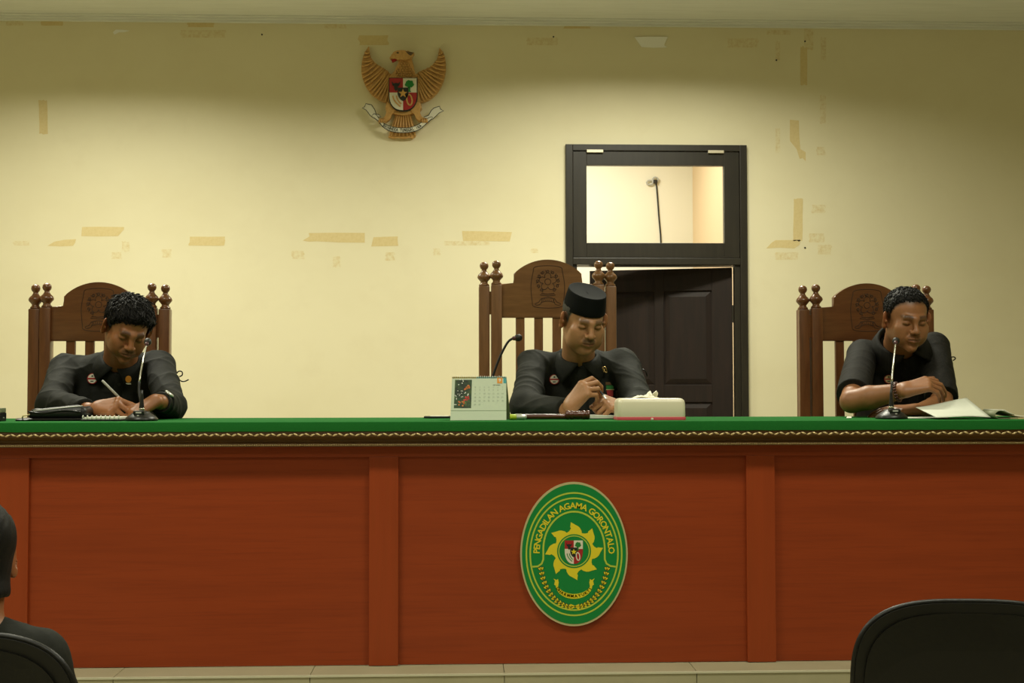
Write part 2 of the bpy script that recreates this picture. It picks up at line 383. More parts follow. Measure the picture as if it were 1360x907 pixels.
strips = [
    (ragged(51, 133, 62.5, 178, 1.5, 1.2, True, 1), 'upright tan tape strip alone high on the far left wall'),
    ([(109, 301.5), (130, 301), (165, 301.5), (164.5, 305), (160, 310), (157, 313.6), (130, 314), (108, 313.6), (108.5, 306)], 'tan tape strip above the left judge with slanted right end'),
    ([(63, 326.5), (72, 321), (85, 318.5), (101, 317.5), (100, 322), (97, 326.5), (80, 327.3)], 'small pointed tan tape scrap low above the left chair'),
    (ragged(252, 314.5, 299, 326.5, -1.5, 1, False, 4), 'tan tape strip on bare wall right of the left judge'),
    ([(402, 319.5), (411, 314), (410, 309.5), (440, 309), (484.5, 309.3), (484.5, 322.3), (450, 322), (420, 320.5), (410, 321)], 'longest tan tape strip below the eagle emblem with torn left end'),
    ([(496, 315), (515, 314.3), (528.5, 314), (528, 318), (529, 326.5), (510, 327), (493, 327.3)], 'short tan tape strip just right of the longest one'),
    ([(613.5, 306.8), (640, 307), (680, 308.2), (678.5, 314), (677, 320.7), (640, 320.2), (615, 319.8)], 'tan tape strip above the middle chair finials'),
    ([(1049, 159), (1061, 160), (1061.5, 180), (1063, 198), (1070, 202), (1070, 214), (1066, 210), (1062, 211), (1058, 198), (1049, 187)], 'upright torn tan tape strip high right of the door frame'),
    (ragged(1054.5, 264, 1066.5, 320, -1, 1, True, 9), 'long upright tan tape strip right of the door frame'),
    ([(1017.5, 330), (1025, 322), (1030, 319), (1063, 318.5), (1062, 325), (1055, 330), (1035, 329)], 'flat tan tape strip meeting the foot of the long upright one'),
    (ragged(1063, 62, 1072, 113, 0, 2, True, 11), 'upright streaked tape strip under the ceiling right of the glossy one'),
    (ragged(1089, 127, 1097, 164, 0, 1.5, True, 12), 'faint upright tape strip right of the torn one'),
    (ragged(477, 47, 516, 60, 0, 2, False, 13), 'brown tape strip right above the eagle emblem'),
    (ragged(249, 27, 284, 36, 0, 1.5, False, 14), 'brown tape strip under the ceiling left of the eagle'),
    (ragged(55, 22, 83, 34, 0, 1.5, False, 15), 'brown tape strip under the ceiling at far left'),
    (ragged(748, 29, 785, 38, 0, 2, False, 16), 'brown tape strip under the ceiling above the door'),
    (ragged(966, 51, 1007, 63, 0, 1.5, False, 17), 'faint tape strip under the ceiling between glossy tape and streaked one'),
]
for ol, lb in strips:
    c = (np.mean([a for a, _ in ol]), np.mean([a for _, a in ol])); base = P(c[0], c[1], YW)
    m = tapepiece(ol); o = m.build('tape_strip', M['tape_old' if 'faint' in lb else 'tape'], base=base); o.location = base
    tag(o, lb, 'tape', TG)
for ol, lb in (([(842.5, 49.5), (862, 49), (887, 49.3), (884, 55), (882, 60), (886, 63), (868, 63.5), (852, 62.5), (847, 56)], 'glossy tape patch with lamp glare painted near white under the ceiling'),
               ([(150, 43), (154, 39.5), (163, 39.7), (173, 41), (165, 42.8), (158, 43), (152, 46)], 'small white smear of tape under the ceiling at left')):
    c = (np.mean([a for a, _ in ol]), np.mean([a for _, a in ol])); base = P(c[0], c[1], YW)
    o = tilted_to_lamp(ol).build('tape_patch', M['tape_white_glare'], base=base); o.location = base; tag(o, lb, 'tape', TG)
# faint glue marks belong to the wall
for i, (x0, y0, x1, y1) in enumerate([(8, 24, 30, 34), (0, 20, 20, 26), (430, 26, 460, 38), (440, 290, 0, 0), (18, 320, 40, 326), (148, 335, 162, 344), (162, 320, 172, 334), (215, 331, 228, 342), (388, 333, 404, 344),
        (442, 341, 452, 355), (512, 335, 524, 346), (575, 330, 584, 339), (706, 330, 714, 336), (590, 320, 650, 326), (1018, 40, 1050, 46), (1068, 36, 1080, 66), (1090, 50, 1097, 80), (1030, 170, 1036, 202), (1085, 195, 1096, 206),
        (1078, 272, 1096, 283), (1075, 310, 1094, 322), (1030, 335, 1060, 345), (1086, 325, 1104, 338), (240, 40, 300, 50), (700, 50, 740, 60), (1030, 55, 1036, 80)]):
    if x1 <= x0: continue
    o = tapepiece(ragged(x0, y0, x1, y1, 0, 1.5, (y1-y0) > (x1-x0), 40+i), .0003).build('tape_residue', M['wall_glue'] if 'wall_glue' in M else M['tape_old']); o.parent = wall_back
for i, (x, y) in enumerate([(348, 46), (735, 49), (1069, 55), (1069, 329), (1031, 80)]):
    o = MB().prism([(x+1.1*math.cos(t), y+1.1*math.sin(t)) for t in np.linspace(0, 6.28, 9)[:-1]], fw, 0, .004).build('nail', M['plastic']); o.parent = wall_back

# ------------------------------------------------------------------ dais with tiles
DZ = .40; DY0, DY1 = 4.0, 5.8
dais = struct(MB().box((XL, DY0+.012, 0), (XR, DY1, DZ-.012)), 'floor_dais', M['grout'])
x = P(670, 895, DY0)[0]-.6*8
while x < XR:
    a, c = max(x, XL)+.0008, min(x+.6, XR)-.0008
    if c-a > .05:
        for lo, hi, tn in (((a, DY0, .0), (c, DY0+.013, DZ-.006), 'tile'), ((a, DY0+.004, DZ-.012), (c, DY0+.6, DZ), 'tile')):
            o = MB().box(lo, hi, .002).build(tn, M['tile']); o.parent = dais
    x += .6
o = MB().box((XL, DY0+.605, DZ-.012), (XR, DY1, DZ)).build('rear_paving', M['tile']); o.parent = dais
o = MB().box((XL, DY0-.003, DZ-.0055), (XR, DY0+.004, DZ+.0006)).build('nosing', M['grout']); o.parent = dais

# ------------------------------------------------------------------ bench
YF = 4.12                    # faces of stiles
def bxp(px): return P(px, 740, YF)[0]
def bz(py, Y=YF): return P(680, py, Y)[2]
YC = 4.06                    # front of the cloth
TZ = P(680, 559.3, YC)[2]    # height of the cloth's top
TB = YC+.55
CL0, CL1 = bxp(-160), bxp(1530)
bench = empty('judges_bench', (bxp(762), YF, DZ), label='long reddish brown panelled judges bench with gilt moulding under green cloth', cat='bench'); bb = (bxp(762), YF, DZ)
stiles = [(-2, 37), (490, 529), (992, 1030), (1487, 1526), (-155, -118)]
panels = [(-118, -2), (37, 490), (529, 992), (1030, 1487)]
z_r0, z_r1 = bz(606), bz(588)
for a, c in stiles: MB().box((bxp(a), YF, DZ+.002), (bxp(c), YF+.03, z_r0), .0015).build('stile', M['laminate_v'], bench, base=bb)
for a, c in panels: MB().box((bxp(a)-.004, YF+.014, DZ+.002), (bxp(c)+.004, YF+.028, z_r0+.005)).build('panel', M['laminate'], bench, base=bb)
MB().box((CL0, YF, z_r0), (CL1, YF+.03, TZ-.012), .0015).build('top_rail', M['laminate'], bench, base=bb)
for xx in (CL0, CL1-.03): MB().box((xx, YF+.03, DZ+.002), (xx+.03, TB-.02, TZ-.03)).build('end_panel', M['laminate_v'], bench, base=bb)
MB().box((CL0, YC+.012, TZ-.03), (CL1, TB-.01, TZ-.003)).build('bench_top', M['laminate'], bench, base=bb)
za, zb_ = P(680, 573.5, YC)[2], P(680, 592.5, YC+.02)[2]
# moulding profile swept along x
prof = [(YF, za+.004), (YC+.006, za+.004), (YC+.004, za-.003), (YC+.010, za-.014), (YC+.020, za-.018), (YC+.030, za-.026), (YC+.032, zb_+.014), (YC+.022, zb_+.010), (YC+.020, zb_+.001), (YC+.024, zb_), (YF, zb_)]
mm = MB(); mm.sheet([[(xx, y, z) for y, z in prof] for xx in (CL0, CL1)]); mm.build('cornice_moulding', M['gilt_dark'], bench, base=bb)
rp = MB(); xx = CL0; i = 0; dxr = 14.5/413
while xx < CL1:                       # leaf and scroll run of the gilt carving
    for s_, o_x, o_z in ((1, 0, 0), (-1, dxr*.5, -.002)):
        pts = [(xx+o_x+dxr*.48*t, YC+.004-.0035*math.sin(math.pi*t), za-.0065+o_z+s_*.0025*math.cos(math.pi*t)) for t in (0, .25, .5, .75, 1)]
        rp.tube(pts, [.0012, .003, .0034, .0026, .001], 5)
    xx += dxr; i += 1
o = rp.build('gilt_scroll_run', M['bead'], bench, base=bb, smooth=True); o['kind'] = 'stuff'
bd = MB(); xx = CL0; oc = [(0, 0, 1), (1, 0, 0), (0, 1, 0), (-1, 0, 0), (0, -1, 0), (0, 0, -1)]; of = [(0, 1, 2), (0, 2, 3), (0, 3, 4), (0, 4, 1), (5, 2, 1), (5, 3, 2), (5, 4, 3), (5, 1, 4)]
while xx < CL1:
    bd.add([(xx+v[0]*.0028, YC+.0195+v[1]*.0044, zb_+.0055+v[2]*.0040) for v in oc], of); xx += .0056
o = bd.build('bead_row', M['bead'], bench, base=bb, smooth=True); o['kind'] = 'stuff'
# cloth
c = MB(); n = 90; rows = []
for k in range(n+1):
    xx = CL0-.012+(CL1-CL0+.024)*k/n; wv = .0012*math.sin(k*1.7)+.0008*math.sin(k*4.1)
    zf = za+.003+.0006*math.sin(k*2.3)
    rows.append([(xx, YC+.003, zf), (xx, YC+wv*.4, zf), (xx, YC+wv*.3, TZ-.006), (xx, YC+.0015, TZ-.0015), (xx, YC+.006, TZ), (xx, TB-.004, TZ), (xx, TB, TZ-.004), (xx, TB, TZ-.028), (xx, TB-.003, TZ-.028)])
c.sheet(rows)
o = c.build('tablecloth', M['cloth'], base=bb, auto=40); o.location = bb; tag(o, 'green felt cloth covering the top of the judges bench', 'tablecloth')
md = o.modifiers.new('thickness', 'SOLIDIFY'); md.thickness = .0025; md.offset = -1

# ------------------------------------------------------------------ court plaque
def fe(w_off):
    def f(u, v, w): p = P(670+u/3.944, 620+v/3.944, YF-.002); return (p[0], YF+.014-w_off-w, p[2])
    return f
pb = tuple(P(762.5, 736, YF)); pb = (pb[0], YF+.014, pb[2])
plaque = empty('court_plaque', pb, label='oval green court plaque with yellow sun and lettering fixed on the bench front', cat='plaque')
def ell(cx, cy, a, c_, n=72, t0=0, t1=2*math.pi): return [(cx+a*math.cos(t0+(t1-t0)*i/n), cy+c_*math.sin(t0+(t1-t0)*i/n)) for i in range(n)]
EC = (365, 458)
MB().prism(ell(*EC, 282, 378), fe(0), 0, .011, inset=.002).build('rim', M['e_rim'], plaque, base=pb)
face = MB().prism(ell(*EC, 273, 367), fe(.0111), 0, .0006).build('face', M['e_green'], plaque, base=pb)
def stroke(mb, pts, wd, f, closed=False, h=.0006):
    pts = [np.array(q, float) for q in pts]; N = len(pts); A = []; B = []
    for i in range(N):
        a = pts[(i-1) % N] if closed else pts[max(i-1, 0)]; c_ = pts[(i+1) % N] if closed else pts[min(i+1, N-1)]
        t = c_-a; t /= np.linalg.norm(t)+1e-9; nn = np.array((-t[1], t[0]))*wd/2
        A.append(pts[i]+nn); B.append(pts[i]-nn)
    vs = []; 
    for a, c_ in zip(A, B): vs += [f(a[0], a[1], h), f(c_[0], c_[1], h), f(a[0], a[1], 0), f(c_[0], c_[1], 0)]
    fs = []
    for i in range(N if closed else N-1):
        p, q = 4*i, 4*((i+1) % N)
        fs += [(p, p+1, q+1, q), (p, q, q+2, p+2), (p+1, p+3, q+3, q+1)]
    mb.add(vs, fs)
F1 = fe(.0117)
ln = MB()
stroke(ln, ell(*EC, 250, 321, 96), 8, F1, True); stroke(ln, ell(*EC, 230, 293, 96), 8, F1, True)
arch = [(146, 524), (175, 522), (195, 508), (204, 485)]+[(365-161*math.cos(t), 432-197*math.sin(t)) for t in np.linspace(0, math.pi, 40)]+[(526, 485), (536, 508), (556, 520), (584, 524)]
stroke(ln, arch, 9, F1)
ln.build('border_line', M['e_line'], plaque, base=pb)
tx = MB(); word = 'PENGADILAN AGAMA GORONTALO'
# arc-length spacing along an ellipse for upright letters
aa, bbx = 195, 253
ts = np.linspace(math.pi*1.0+.012, 2*math.pi-.012, 800); ex = EC[0]+aa*np.cos(ts); ey = EC[1]+bbx*np.sin(ts)
sl = np.concatenate([[0], np.cumsum(np.hypot(np.diff(ex), np.diff(ey)))])
wid = {'I': .45, ' ': .62, 'M': 1.25, 'L': .85, 'G': 1.1, 'O': 1.12, 'N': 1.05, 'D': 1.05}
gw = lambda ch: (max(v[0] for v in text_geo(ch, 46, .55)[0])-min(v[0] for v in text_geo(ch, 46, .55)[0])+4.5) if ch != ' ' else 15
ws = [gw(ch) for ch in word]; tot = sum(ws); pos = 0
for ch, wch in zip(word, ws):
    sm_ = (pos+wch/2)/tot*sl[-1]; pos += wch
    if ch == ' ': continue
    i = int(np.searchsorted(sl, sm_)); i = min(max(i, 1), 798)
    tx_, ty_ = ex[i+1]-ex[i-1], ey[i+1]-ey[i-1]; rot = math.atan2(ty_, tx_)
    V, F = text_geo(ch, 46, .95)
    c_, s_ = math.cos(rot), math.sin(rot)
    tx.add([F1(ex[i]+x*c_+y*s_, ey[i]+x*s_-y*c_, .0006) for x, y, z in V], F)
tx.build('lettering', M['e_yellow'], plaque, base=pb)
# sun with eight swirling flames
SC = (365, 442); pts = []
fl = [(-.30, 1.02), (.02, 1.06), (.22, 1.16), (.34, 1.42), (.28, 1.62), (.20, 1.72), (.40, 1.60), (.54, 1.44), (.56, 1.62), (.60, 1.46), (.56, 1.22), (.50, 1.08)]
for k in range(8):
    for a, r_ in [(-13, 1.19), (-6, 1.25), (-1, 1.385), (-2.6, 1.465), (-1, 1.6), (0, 1.76), (10, 1.58), (16, 1.52), (20.5, 1.445), (26.7, 1.305), (29.5, 1.19)]:
        t = R(a-6.5+45*k); pts.append((SC[0]+r_*87*math.sin(t), SC[1]-r_*87*math.cos(t)))
MB().prism(pts, F1, 0, .0006).build('sun', M['e_yellow'], plaque, base=pb)
F2 = fe(.0123); F3 = fe(.0127); F4 = fe(.0131); F5 = fe(.0135)
MB().prism(ell(*SC, 89, 89, 40), F2, 0, .0004).build('sun_disc', M['e_green'], plaque, base=pb)
q = MB(); stroke(q, ell(*SC, 80, 80, 40), 5, F3, True, .0003); q.build('disc_line', M['e_line'], plaque, base=pb)
# small shield
def shield(mb_parent, base, x0, x1, y0, ym, y1, F, dz, names, big=False):
    cx = (x0+x1)/2; cy = y0+(ym-y0)*.82 if not big else 465
    def side(t): # right edge lower curve from ym to y1
        return (cx+(x1-cx)*math.cos(t*math.pi/2)**.8, ym+(y1-ym)*math.sin(t*math.pi/2))
    lowr = [side(t) for t in np.linspace(0, 1, 9)]
    lowr_c = [p_ for p_ in lowr if p_[1] >= cy]
    MB().prism([(x0, y0), (cx, y0), (cx, cy), (x0, cy)], F, 0, dz).build('red_quarter', M['red'], mb_parent, base=base)
    MB().prism([(cx, y0), (x1, y0), (x1, cy), (cx, cy)], F, 0, dz).build('white_quarter', M['e_white'], mb_parent, base=base)
    MB().prism([(cx, cy), (x1, cy)]+lowr_c+[], F, 0, dz).build('red_quarter', M['red'], mb_parent, base=base)
    MB().prism([(2*cx-a, c_) for a, c_ in [(cx, cy), (x1, cy)]+lowr_c], F, 0, dz).build('white_quarter', M['e_white'], mb_parent, base=base)
def star(cx, cy, r0, r1, rot=0): return [(cx+(r0 if i % 2 == 0 else r1)*math.sin(i*math.pi/5+rot), cy-(r0 if i % 2 == 0 else r1)*math.cos(i*math.pi/5+rot)) for i in range(10)]
sh = empty('shield', (0, 0, 0)); sh.parent = plaque
shield(sh, pb, 316, 411, 386, 440, 509, F3, .0004, '')
def shield_marks(sh, base, x0, x1, y0, y1, F, Fs, dz, k):
    cx = (x0+x1)/2; W_ = (x1-x0); H_ = (y1-y0); cy = y0+H_*.46
    g_ = lambda a, c_: (x0+a*W_, y0+c_*H_)
    q = MB(); q.prism([(a*W_*.5+cx-.25*W_, y0+H_*c_) for a, c_ in [(.15, .10), (.30, .16), (.50, .15), (.70, .16), (.85, .10), (.78, .22), (.68, .24), (.62, .36), (.50, .42), (.38, .36), (.32, .24), (.22, .22)]], F, 0, dz)
    q.v = [(v[0], v[1], v[2]) for v in q.v]
    bull = MB().prism([g_(a*.42+.03, c_) for a, c_ in [(.10, .10), (.30, .17), (.50, .15), (.70, .17), (.90, .10), (.80, .23), (.68, .25), (.62, .36), (.50, .41), (.38, .36), (.32, .25), (.20, .23)]], F, 0, dz); bull.build('bull_head', M['blackp'], sh, base=base)
    tr_ = MB(); tr_.prism([g_(.735+.16*math.cos(t)*(1+.12*math.sin(5*t)), .185+.115*math.sin(t)*(1+.12*math.cos(7*t))) for t in np.linspace(0, 6.28, 26)[:-1]], F, 0, dz)
    tr_.prism([g_(.705, .28), g_(.765, .28), g_(.765, .40), g_(.80, .43), g_(.67, .43), g_(.705, .40)], F, 0, dz); tr_.build('tree', M['e_green_l'], sh, base=base)
    q = MB(); stroke(q, [g_(.735+.085*math.cos(t)+.05*math.sin(t), .68+.16*math.sin(t)-.05*math.cos(t)) for t in np.linspace(0, 6.28, 20)[:-1]], W_*.055, F, True, dz); q.build('chain', M['bronze'] if k else M['e_white'], sh, base=base)
    q = MB(); stroke(q, [g_(.12+.05*t, .56+.0*t) if False else g_(.13+.28*t*t, .55+.34*t) for t in np.linspace(0, 1, 8)], W_*.045, F, False, dz); stroke(q, [g_(.26+.18*t*t, .55+.26*t) for t in np.linspace(0, 1, 8)], W_*.045, F, False, dz)
    q.build('rice_spray', M['bronze'] if k else M['e_green_l'], sh, base=base)
    MB().prism([g_(.5+a, c_) for a, c_ in [(-.20, .30), (.20, .30), (.20, .50), (.16, .60), (.08, .68), (0, .72), (-.08, .68), (-.16, .60), (-.20, .50)]], Fs[0], 0, dz).build('black_centre', M['blackp'], sh, base=base)
    MB().prism(star(cx, y0+H_*.485, W_*.17, W_*.07), Fs[1], 0, dz*1.5).build('star', M['e_yellow'] if not k else M['gold_star'], sh, base=base)
M['gold_star'] = mat('gold_star', (.62, .36, .10), .4, metal=.3)
shield_marks(sh, pb, 316, 411, 386, 509, F4, (F4, F5), .0004, 0)
# ribbon and wreath of the plaque
rb = MB(); inn = [(365-90*math.cos(t), 605+62*math.sin(t)) for t in np.linspace(.12, math.pi-.12, 16)]; out = [(365-96*math.cos(t), 622+70*math.sin(t)) for t in np.linspace(.06, math.pi-.06, 16)]
rb.prism(inn+out[::-1], F1, 0, .0006)
for s_ in (-1, 1): rb.prism([(365+s_*a, c_) for a, c_ in [(84, 630), (104, 618), (100, 598), (108, 586), (92, 594), (84, 588), (80, 606)]], F1, 0, .0005)
rb.build('ribbon', M['e_yellow'], plaque, base=pb)
q = MB(); word = 'DHARMMAYUKTI'
for i, ch in enumerate(word):
    t = .30+(math.pi-.60)*(i+.5)/len(word); x_, y_ = 365-93*math.cos(t), 614+65*math.sin(t); rot = math.atan2(65*math.cos(t), 93*math.sin(t))
    V, F = text_geo(ch, 22, .8); c_, s_ = math.cos(rot), math.sin(rot)
    q.add([F2(x_+x*c_+y*s_, y_+x*s_-y*c_, 0) for x, y, z in V], F)
q.build('ribbon_lettering', M['blackp'], plaque, base=pb)
q = MB(); qo = MB()
for s_ in (-1, 1):
    for i in range(13):
        t = i/12.4; a = 2.98-1.38*t if False else t
        th = R(168)-R(76)*t; x_, y_ = 365-s_*178*math.cos(math.pi-th)*-1*-1, 545+195*math.sin(th)
        x_ = 365+s_*176*math.cos(R(12)+R(76)*t); y_ = 510+228*math.sin(R(8)+R(80)*t)
        ta = math.atan2(228*math.cos(R(8)+R(80)*t)*1.0, -s_*176*math.sin(R(12)+R(76)*t))+math.pi   # runs up along the wreath
        for da, ln2 in ((-.75, 13), (.75, 13), (0, 10)):
            ca, sa = math.cos(ta+da), math.sin(ta+da); cx_, cy_ = x_+ca*ln2*.75, y_+sa*ln2*.75
            lf_ = lambda k1, k2: [(cx_+k1*math.cos(u)*ca-k2*math.sin(u)*sa, cy_+k1*math.cos(u)*sa+k2*math.sin(u)*ca) for u in np.linspace(0, 6.28, 9)[:-1]]
            q.prism(lf_(9.5, 4.6), F2, 0, .0004); qo.prism(lf_(12.5, 7.2), F1, 0, .0003+.00004*(da+1))
for a, c_ in (((352, 742), (392, 722)), ((392, 742), (345, 722))): stroke(q, [a, c_], 7, F2, False, .0004)
qo.build('wreath_outline', M['blackp'], plaque, base=pb); q.build('wreath', M['e_yellow'], plaque, base=pb)

# ------------------------------------------------------------------ gilded eagle on the wall
def fg(off):
    def f(u, v, w): p = P(460+u/6.044, 50+v/6.044, YW); return (p[0], YW-off-w, p[2])
    return f
gb = tuple(P(536, 125, YW))
eagle = empty('eagle_emblem', gb, label='gilded wooden eagle coat of arms with shield and ribbon hung on wall', cat='emblem')
lw_out = spline([(185, 78), (152, 128), (130, 200), (124, 280), (138, 350), (165, 410), (203, 460), (250, 497), (305, 524), (352, 530)], 4)
lw_in = spline([(350, 350), (362, 318), (340, 285), (300, 255), (245, 222), (208, 185), (190, 135)], 4)
rw_out = spline([(748, 90), (782, 140), (798, 210), (797, 290), (776, 368), (740, 438), (690, 490), (640, 518), (578, 530)], 4)
rw_in = spline([(565, 350), (558, 318), (580, 290), (620, 270), (680, 240), (720, 195), (742, 145)], 4)
for out, inn in ((lw_out, lw_in), (rw_out, rw_in)):
    wg = MB().prism([tuple(a) for a in out+inn], fg(0), 0, .03, inset=.004).build('wing', M['bronze'], eagle, base=gb)
    n = 15; fe_ = MB()
    oa = np.array(out); ia = np.array(inn[::-1])
    for i in range(n):
        t = i/(n-1); a = oa[int((.12+.86*t)*(len(oa)-1))]; c_ = ia[int((t**.8)*(len(ia)-1))]
        mid = (a+c_)/2+np.array((0, 14)); pp = spline([a, (a*.6+c_*.4)+np.array((0, 10)), c_], 3)
        fe_.tube([fg(.030)(u, v, .004+.004*math.sin(3.14*j/(len(pp)-1))) for j, (u, v) in enumerate(pp)], [.0035]+[.0068]*(len(pp)-2)+[.004], 6)
    fe_.build('feathers', M['bronze'], wg, smooth=True, base=gb)['kind'] = 'stuff'
def lump(name, outline, off, th, m, inset=.006, parent=None):
    return MB().prism([tuple(a) for a in outline], fg(off), 0, th, inset=inset).build(name, m, parent or eagle, base=gb)
lump('body', spline([(350, 330), (385, 300), (402, 255), (430, 200), (455, 165), (510, 165), (535, 215), (548, 270), (560, 320), (575, 350), (590, 540), (600, 590), (460, 640), (320, 590), (345, 530)], 3, True), .0, .05, M['bronze'])
hd = lump('head', spline([(352, 186), (372, 165), (383, 142), (430, 128), (480, 130), (500, 138), (548, 146), (536, 168), (522, 190), (470, 205), (445, 195), (420, 205), (400, 190), (375, 195)], 3, True), .03, .045, M['bronze'], .008)
lump('beak', [(352, 186), (372, 165), (392, 160), (405, 175), (392, 186), (368, 195)], .04, .03, M['bronze_d'], .003, hd)
lump('tongue', [(365, 196), (400, 180), (420, 183), (402, 205), (372, 217)], .04, .02, M['red'], .002, hd)
lump('eye', [(405, 148), (420, 143), (430, 150), (418, 156)], .07, .007, M['blackp'], .0, hd)
lump('crest_feather', [(480, 136), (505, 140), (548, 148), (520, 172), (500, 160)], .06, .02, M['bronze_d'], .003, hd)
for s_ in (-1, 1):
    lg = lump('leg', [(460+s_*a, c_) for a, c_ in spline([(60, 540), (125, 535), (140, 575), (128, 625), (160, 660), (200, 680), (190, 694), (140, 692), (105, 668), (85, 620), (60, 600)], 3, True)], .02, .04, M['bronze'])
    cl = MB()
    for k in range(3): cl.tube([fg(.06)(460+s_*(150+16*k), 672, 0), fg(.068)(460+s_*(156+16*k), 690, .004), fg(.055)(460+s_*(158+16*k), 706, 0)], [.008, .007, .003], 6)
    cl.build('claw', M['bronze'], lg, smooth=True, base=gb)
tl = lump('tail', [(405, 600), (515, 600), (540, 700), (548, 770), (558, 800), (535, 815), (500, 806), (460, 818), (420, 806), (380, 815), (338, 806), (348, 770), (382, 700)], .0, .03, M['bronze'])
q = MB()
for k in range(7):
    u = (k-3)/3; q.tube([fg(.03)(460+u*42, 610, .002), fg(.03)(460+u*70, 715, .004), fg(.03)(460+u*95, 800, .001)], .0055, 6)
q.build('tail_feathers', M['bronze'], tl, smooth=True, base=gb)['kind'] = 'stuff'
# scales of the breast: small overlapping feathers
q = MB()
for r_ in range(7):
    for k in range(-3, 4):
        u, v = 470+k*22+(11 if r_ % 2 else 0), 215+r_*19
        if abs(u-472) < 38+r_*9: q.tube([fg(.05)(u, v, 0), fg(.05)(u, v+10, .003), fg(.05)(u, v+17, .001)], [.003, .0075, .003], 6)
q.build('breast_feathers', M['bronze'], eagle, smooth=True, base=gb)['kind'] = 'stuff'
sh2 = lump('shield', [(345, 344), (575, 344)]+[(460+115*math.cos(t*math.pi/2)**.8, 492+120*math.sin(t*math.pi/2)) for t in np.linspace(0, 1, 9)]+[(460-115*math.cos(t*math.pi/2)**.8, 492+120*math.sin(t*math.pi/2)) for t in np.linspace(1, 0, 9)][1:], .05, .022, M['blackp'], .003)
shield(sh2, gb, 352, 568, 351, 492, 604, fg(.0722), .004, '', True)
shield_marks(sh2, gb, 352, 568, 351, 604, fg(.0765), (fg(.0765), fg(.08)), .003, 1)
# ribbon
up = spline([(215, 640), (240, 632), (285, 690), (340, 722), (400, 738), (460, 742), (520, 738), (580, 715), (615, 690), (680, 655), (695, 662)], 4)
dn = spline([(228, 662), (262, 690), (300, 735), (350, 765), (410, 778), (460, 781), (520, 776), (580, 760), (625, 728), (660, 695), (690, 670)], 4)
rbn = lump('ribbon', up+dn[::-1], .055, .008, M['e_white'], .0)
for s_, pts in ((0, [(133, 580), (152, 572), (162, 546), (208, 556), (232, 592), (246, 630), (262, 632), (284, 650), (222, 662), (196, 640), (165, 598)]), (1, [(782, 604), (758, 590), (748, 567), (706, 580), (684, 600), (662, 640), (625, 652), (640, 668), (694, 670), (716, 650), (745, 622)])):
    MB().prism(pts, fg(.045), 0, .008).build('ribbon_end', M['e_white'], eagle, base=gb)
    q = MB(); stroke(q, pts, 5, fg(.0535), True, .001); q.build('ribbon_edge', M['blackp'], eagle, base=gb)
q = MB(); stroke(q, dn, 6, fg(.0635), False, .001); stroke(q, up, 4, fg(.0635), False, .001); q.build('ribbon_edge', M['blackp'], rbn, base=gb)
q = MB(); word = 'BHINNEKA TUNGGAL IKA'
mid = (np.array(up)+np.array(dn))/2; cl_ = np.concatenate([[0], np.cumsum(np.linalg.norm(np.diff(mid, axis=0), axis=1))])
for i, ch in enumerate(word):
    s_ = cl_[-1]*(.20+.60*(i+.5)/len(word)); k = min(int(np.searchsorted(cl_, s_)), len(mid)-2); k = max(k, 1)
    f_ = (s_-cl_[k-1])/(cl_[k]-cl_[k-1]); x_, y_ = mid[k-1]*(1-f_)+mid[k]*f_; d_ = mid[k+1]-mid[k-1]; rot = math.atan2(d_[1], d_[0])
    if ch == ' ': continue
    V, F = text_geo(ch, 30, .8); c_, s2 = math.cos(rot), math.sin(rot)
    q.add([fg(.0642)(x_+x*.75*c_+y*1.15*s2, y_+x*.75*s2-y*1.15*c_, 0) for x, y, z in V], F)
q.build('ribbon_lettering', M['blackp'], rbn, base=gb)

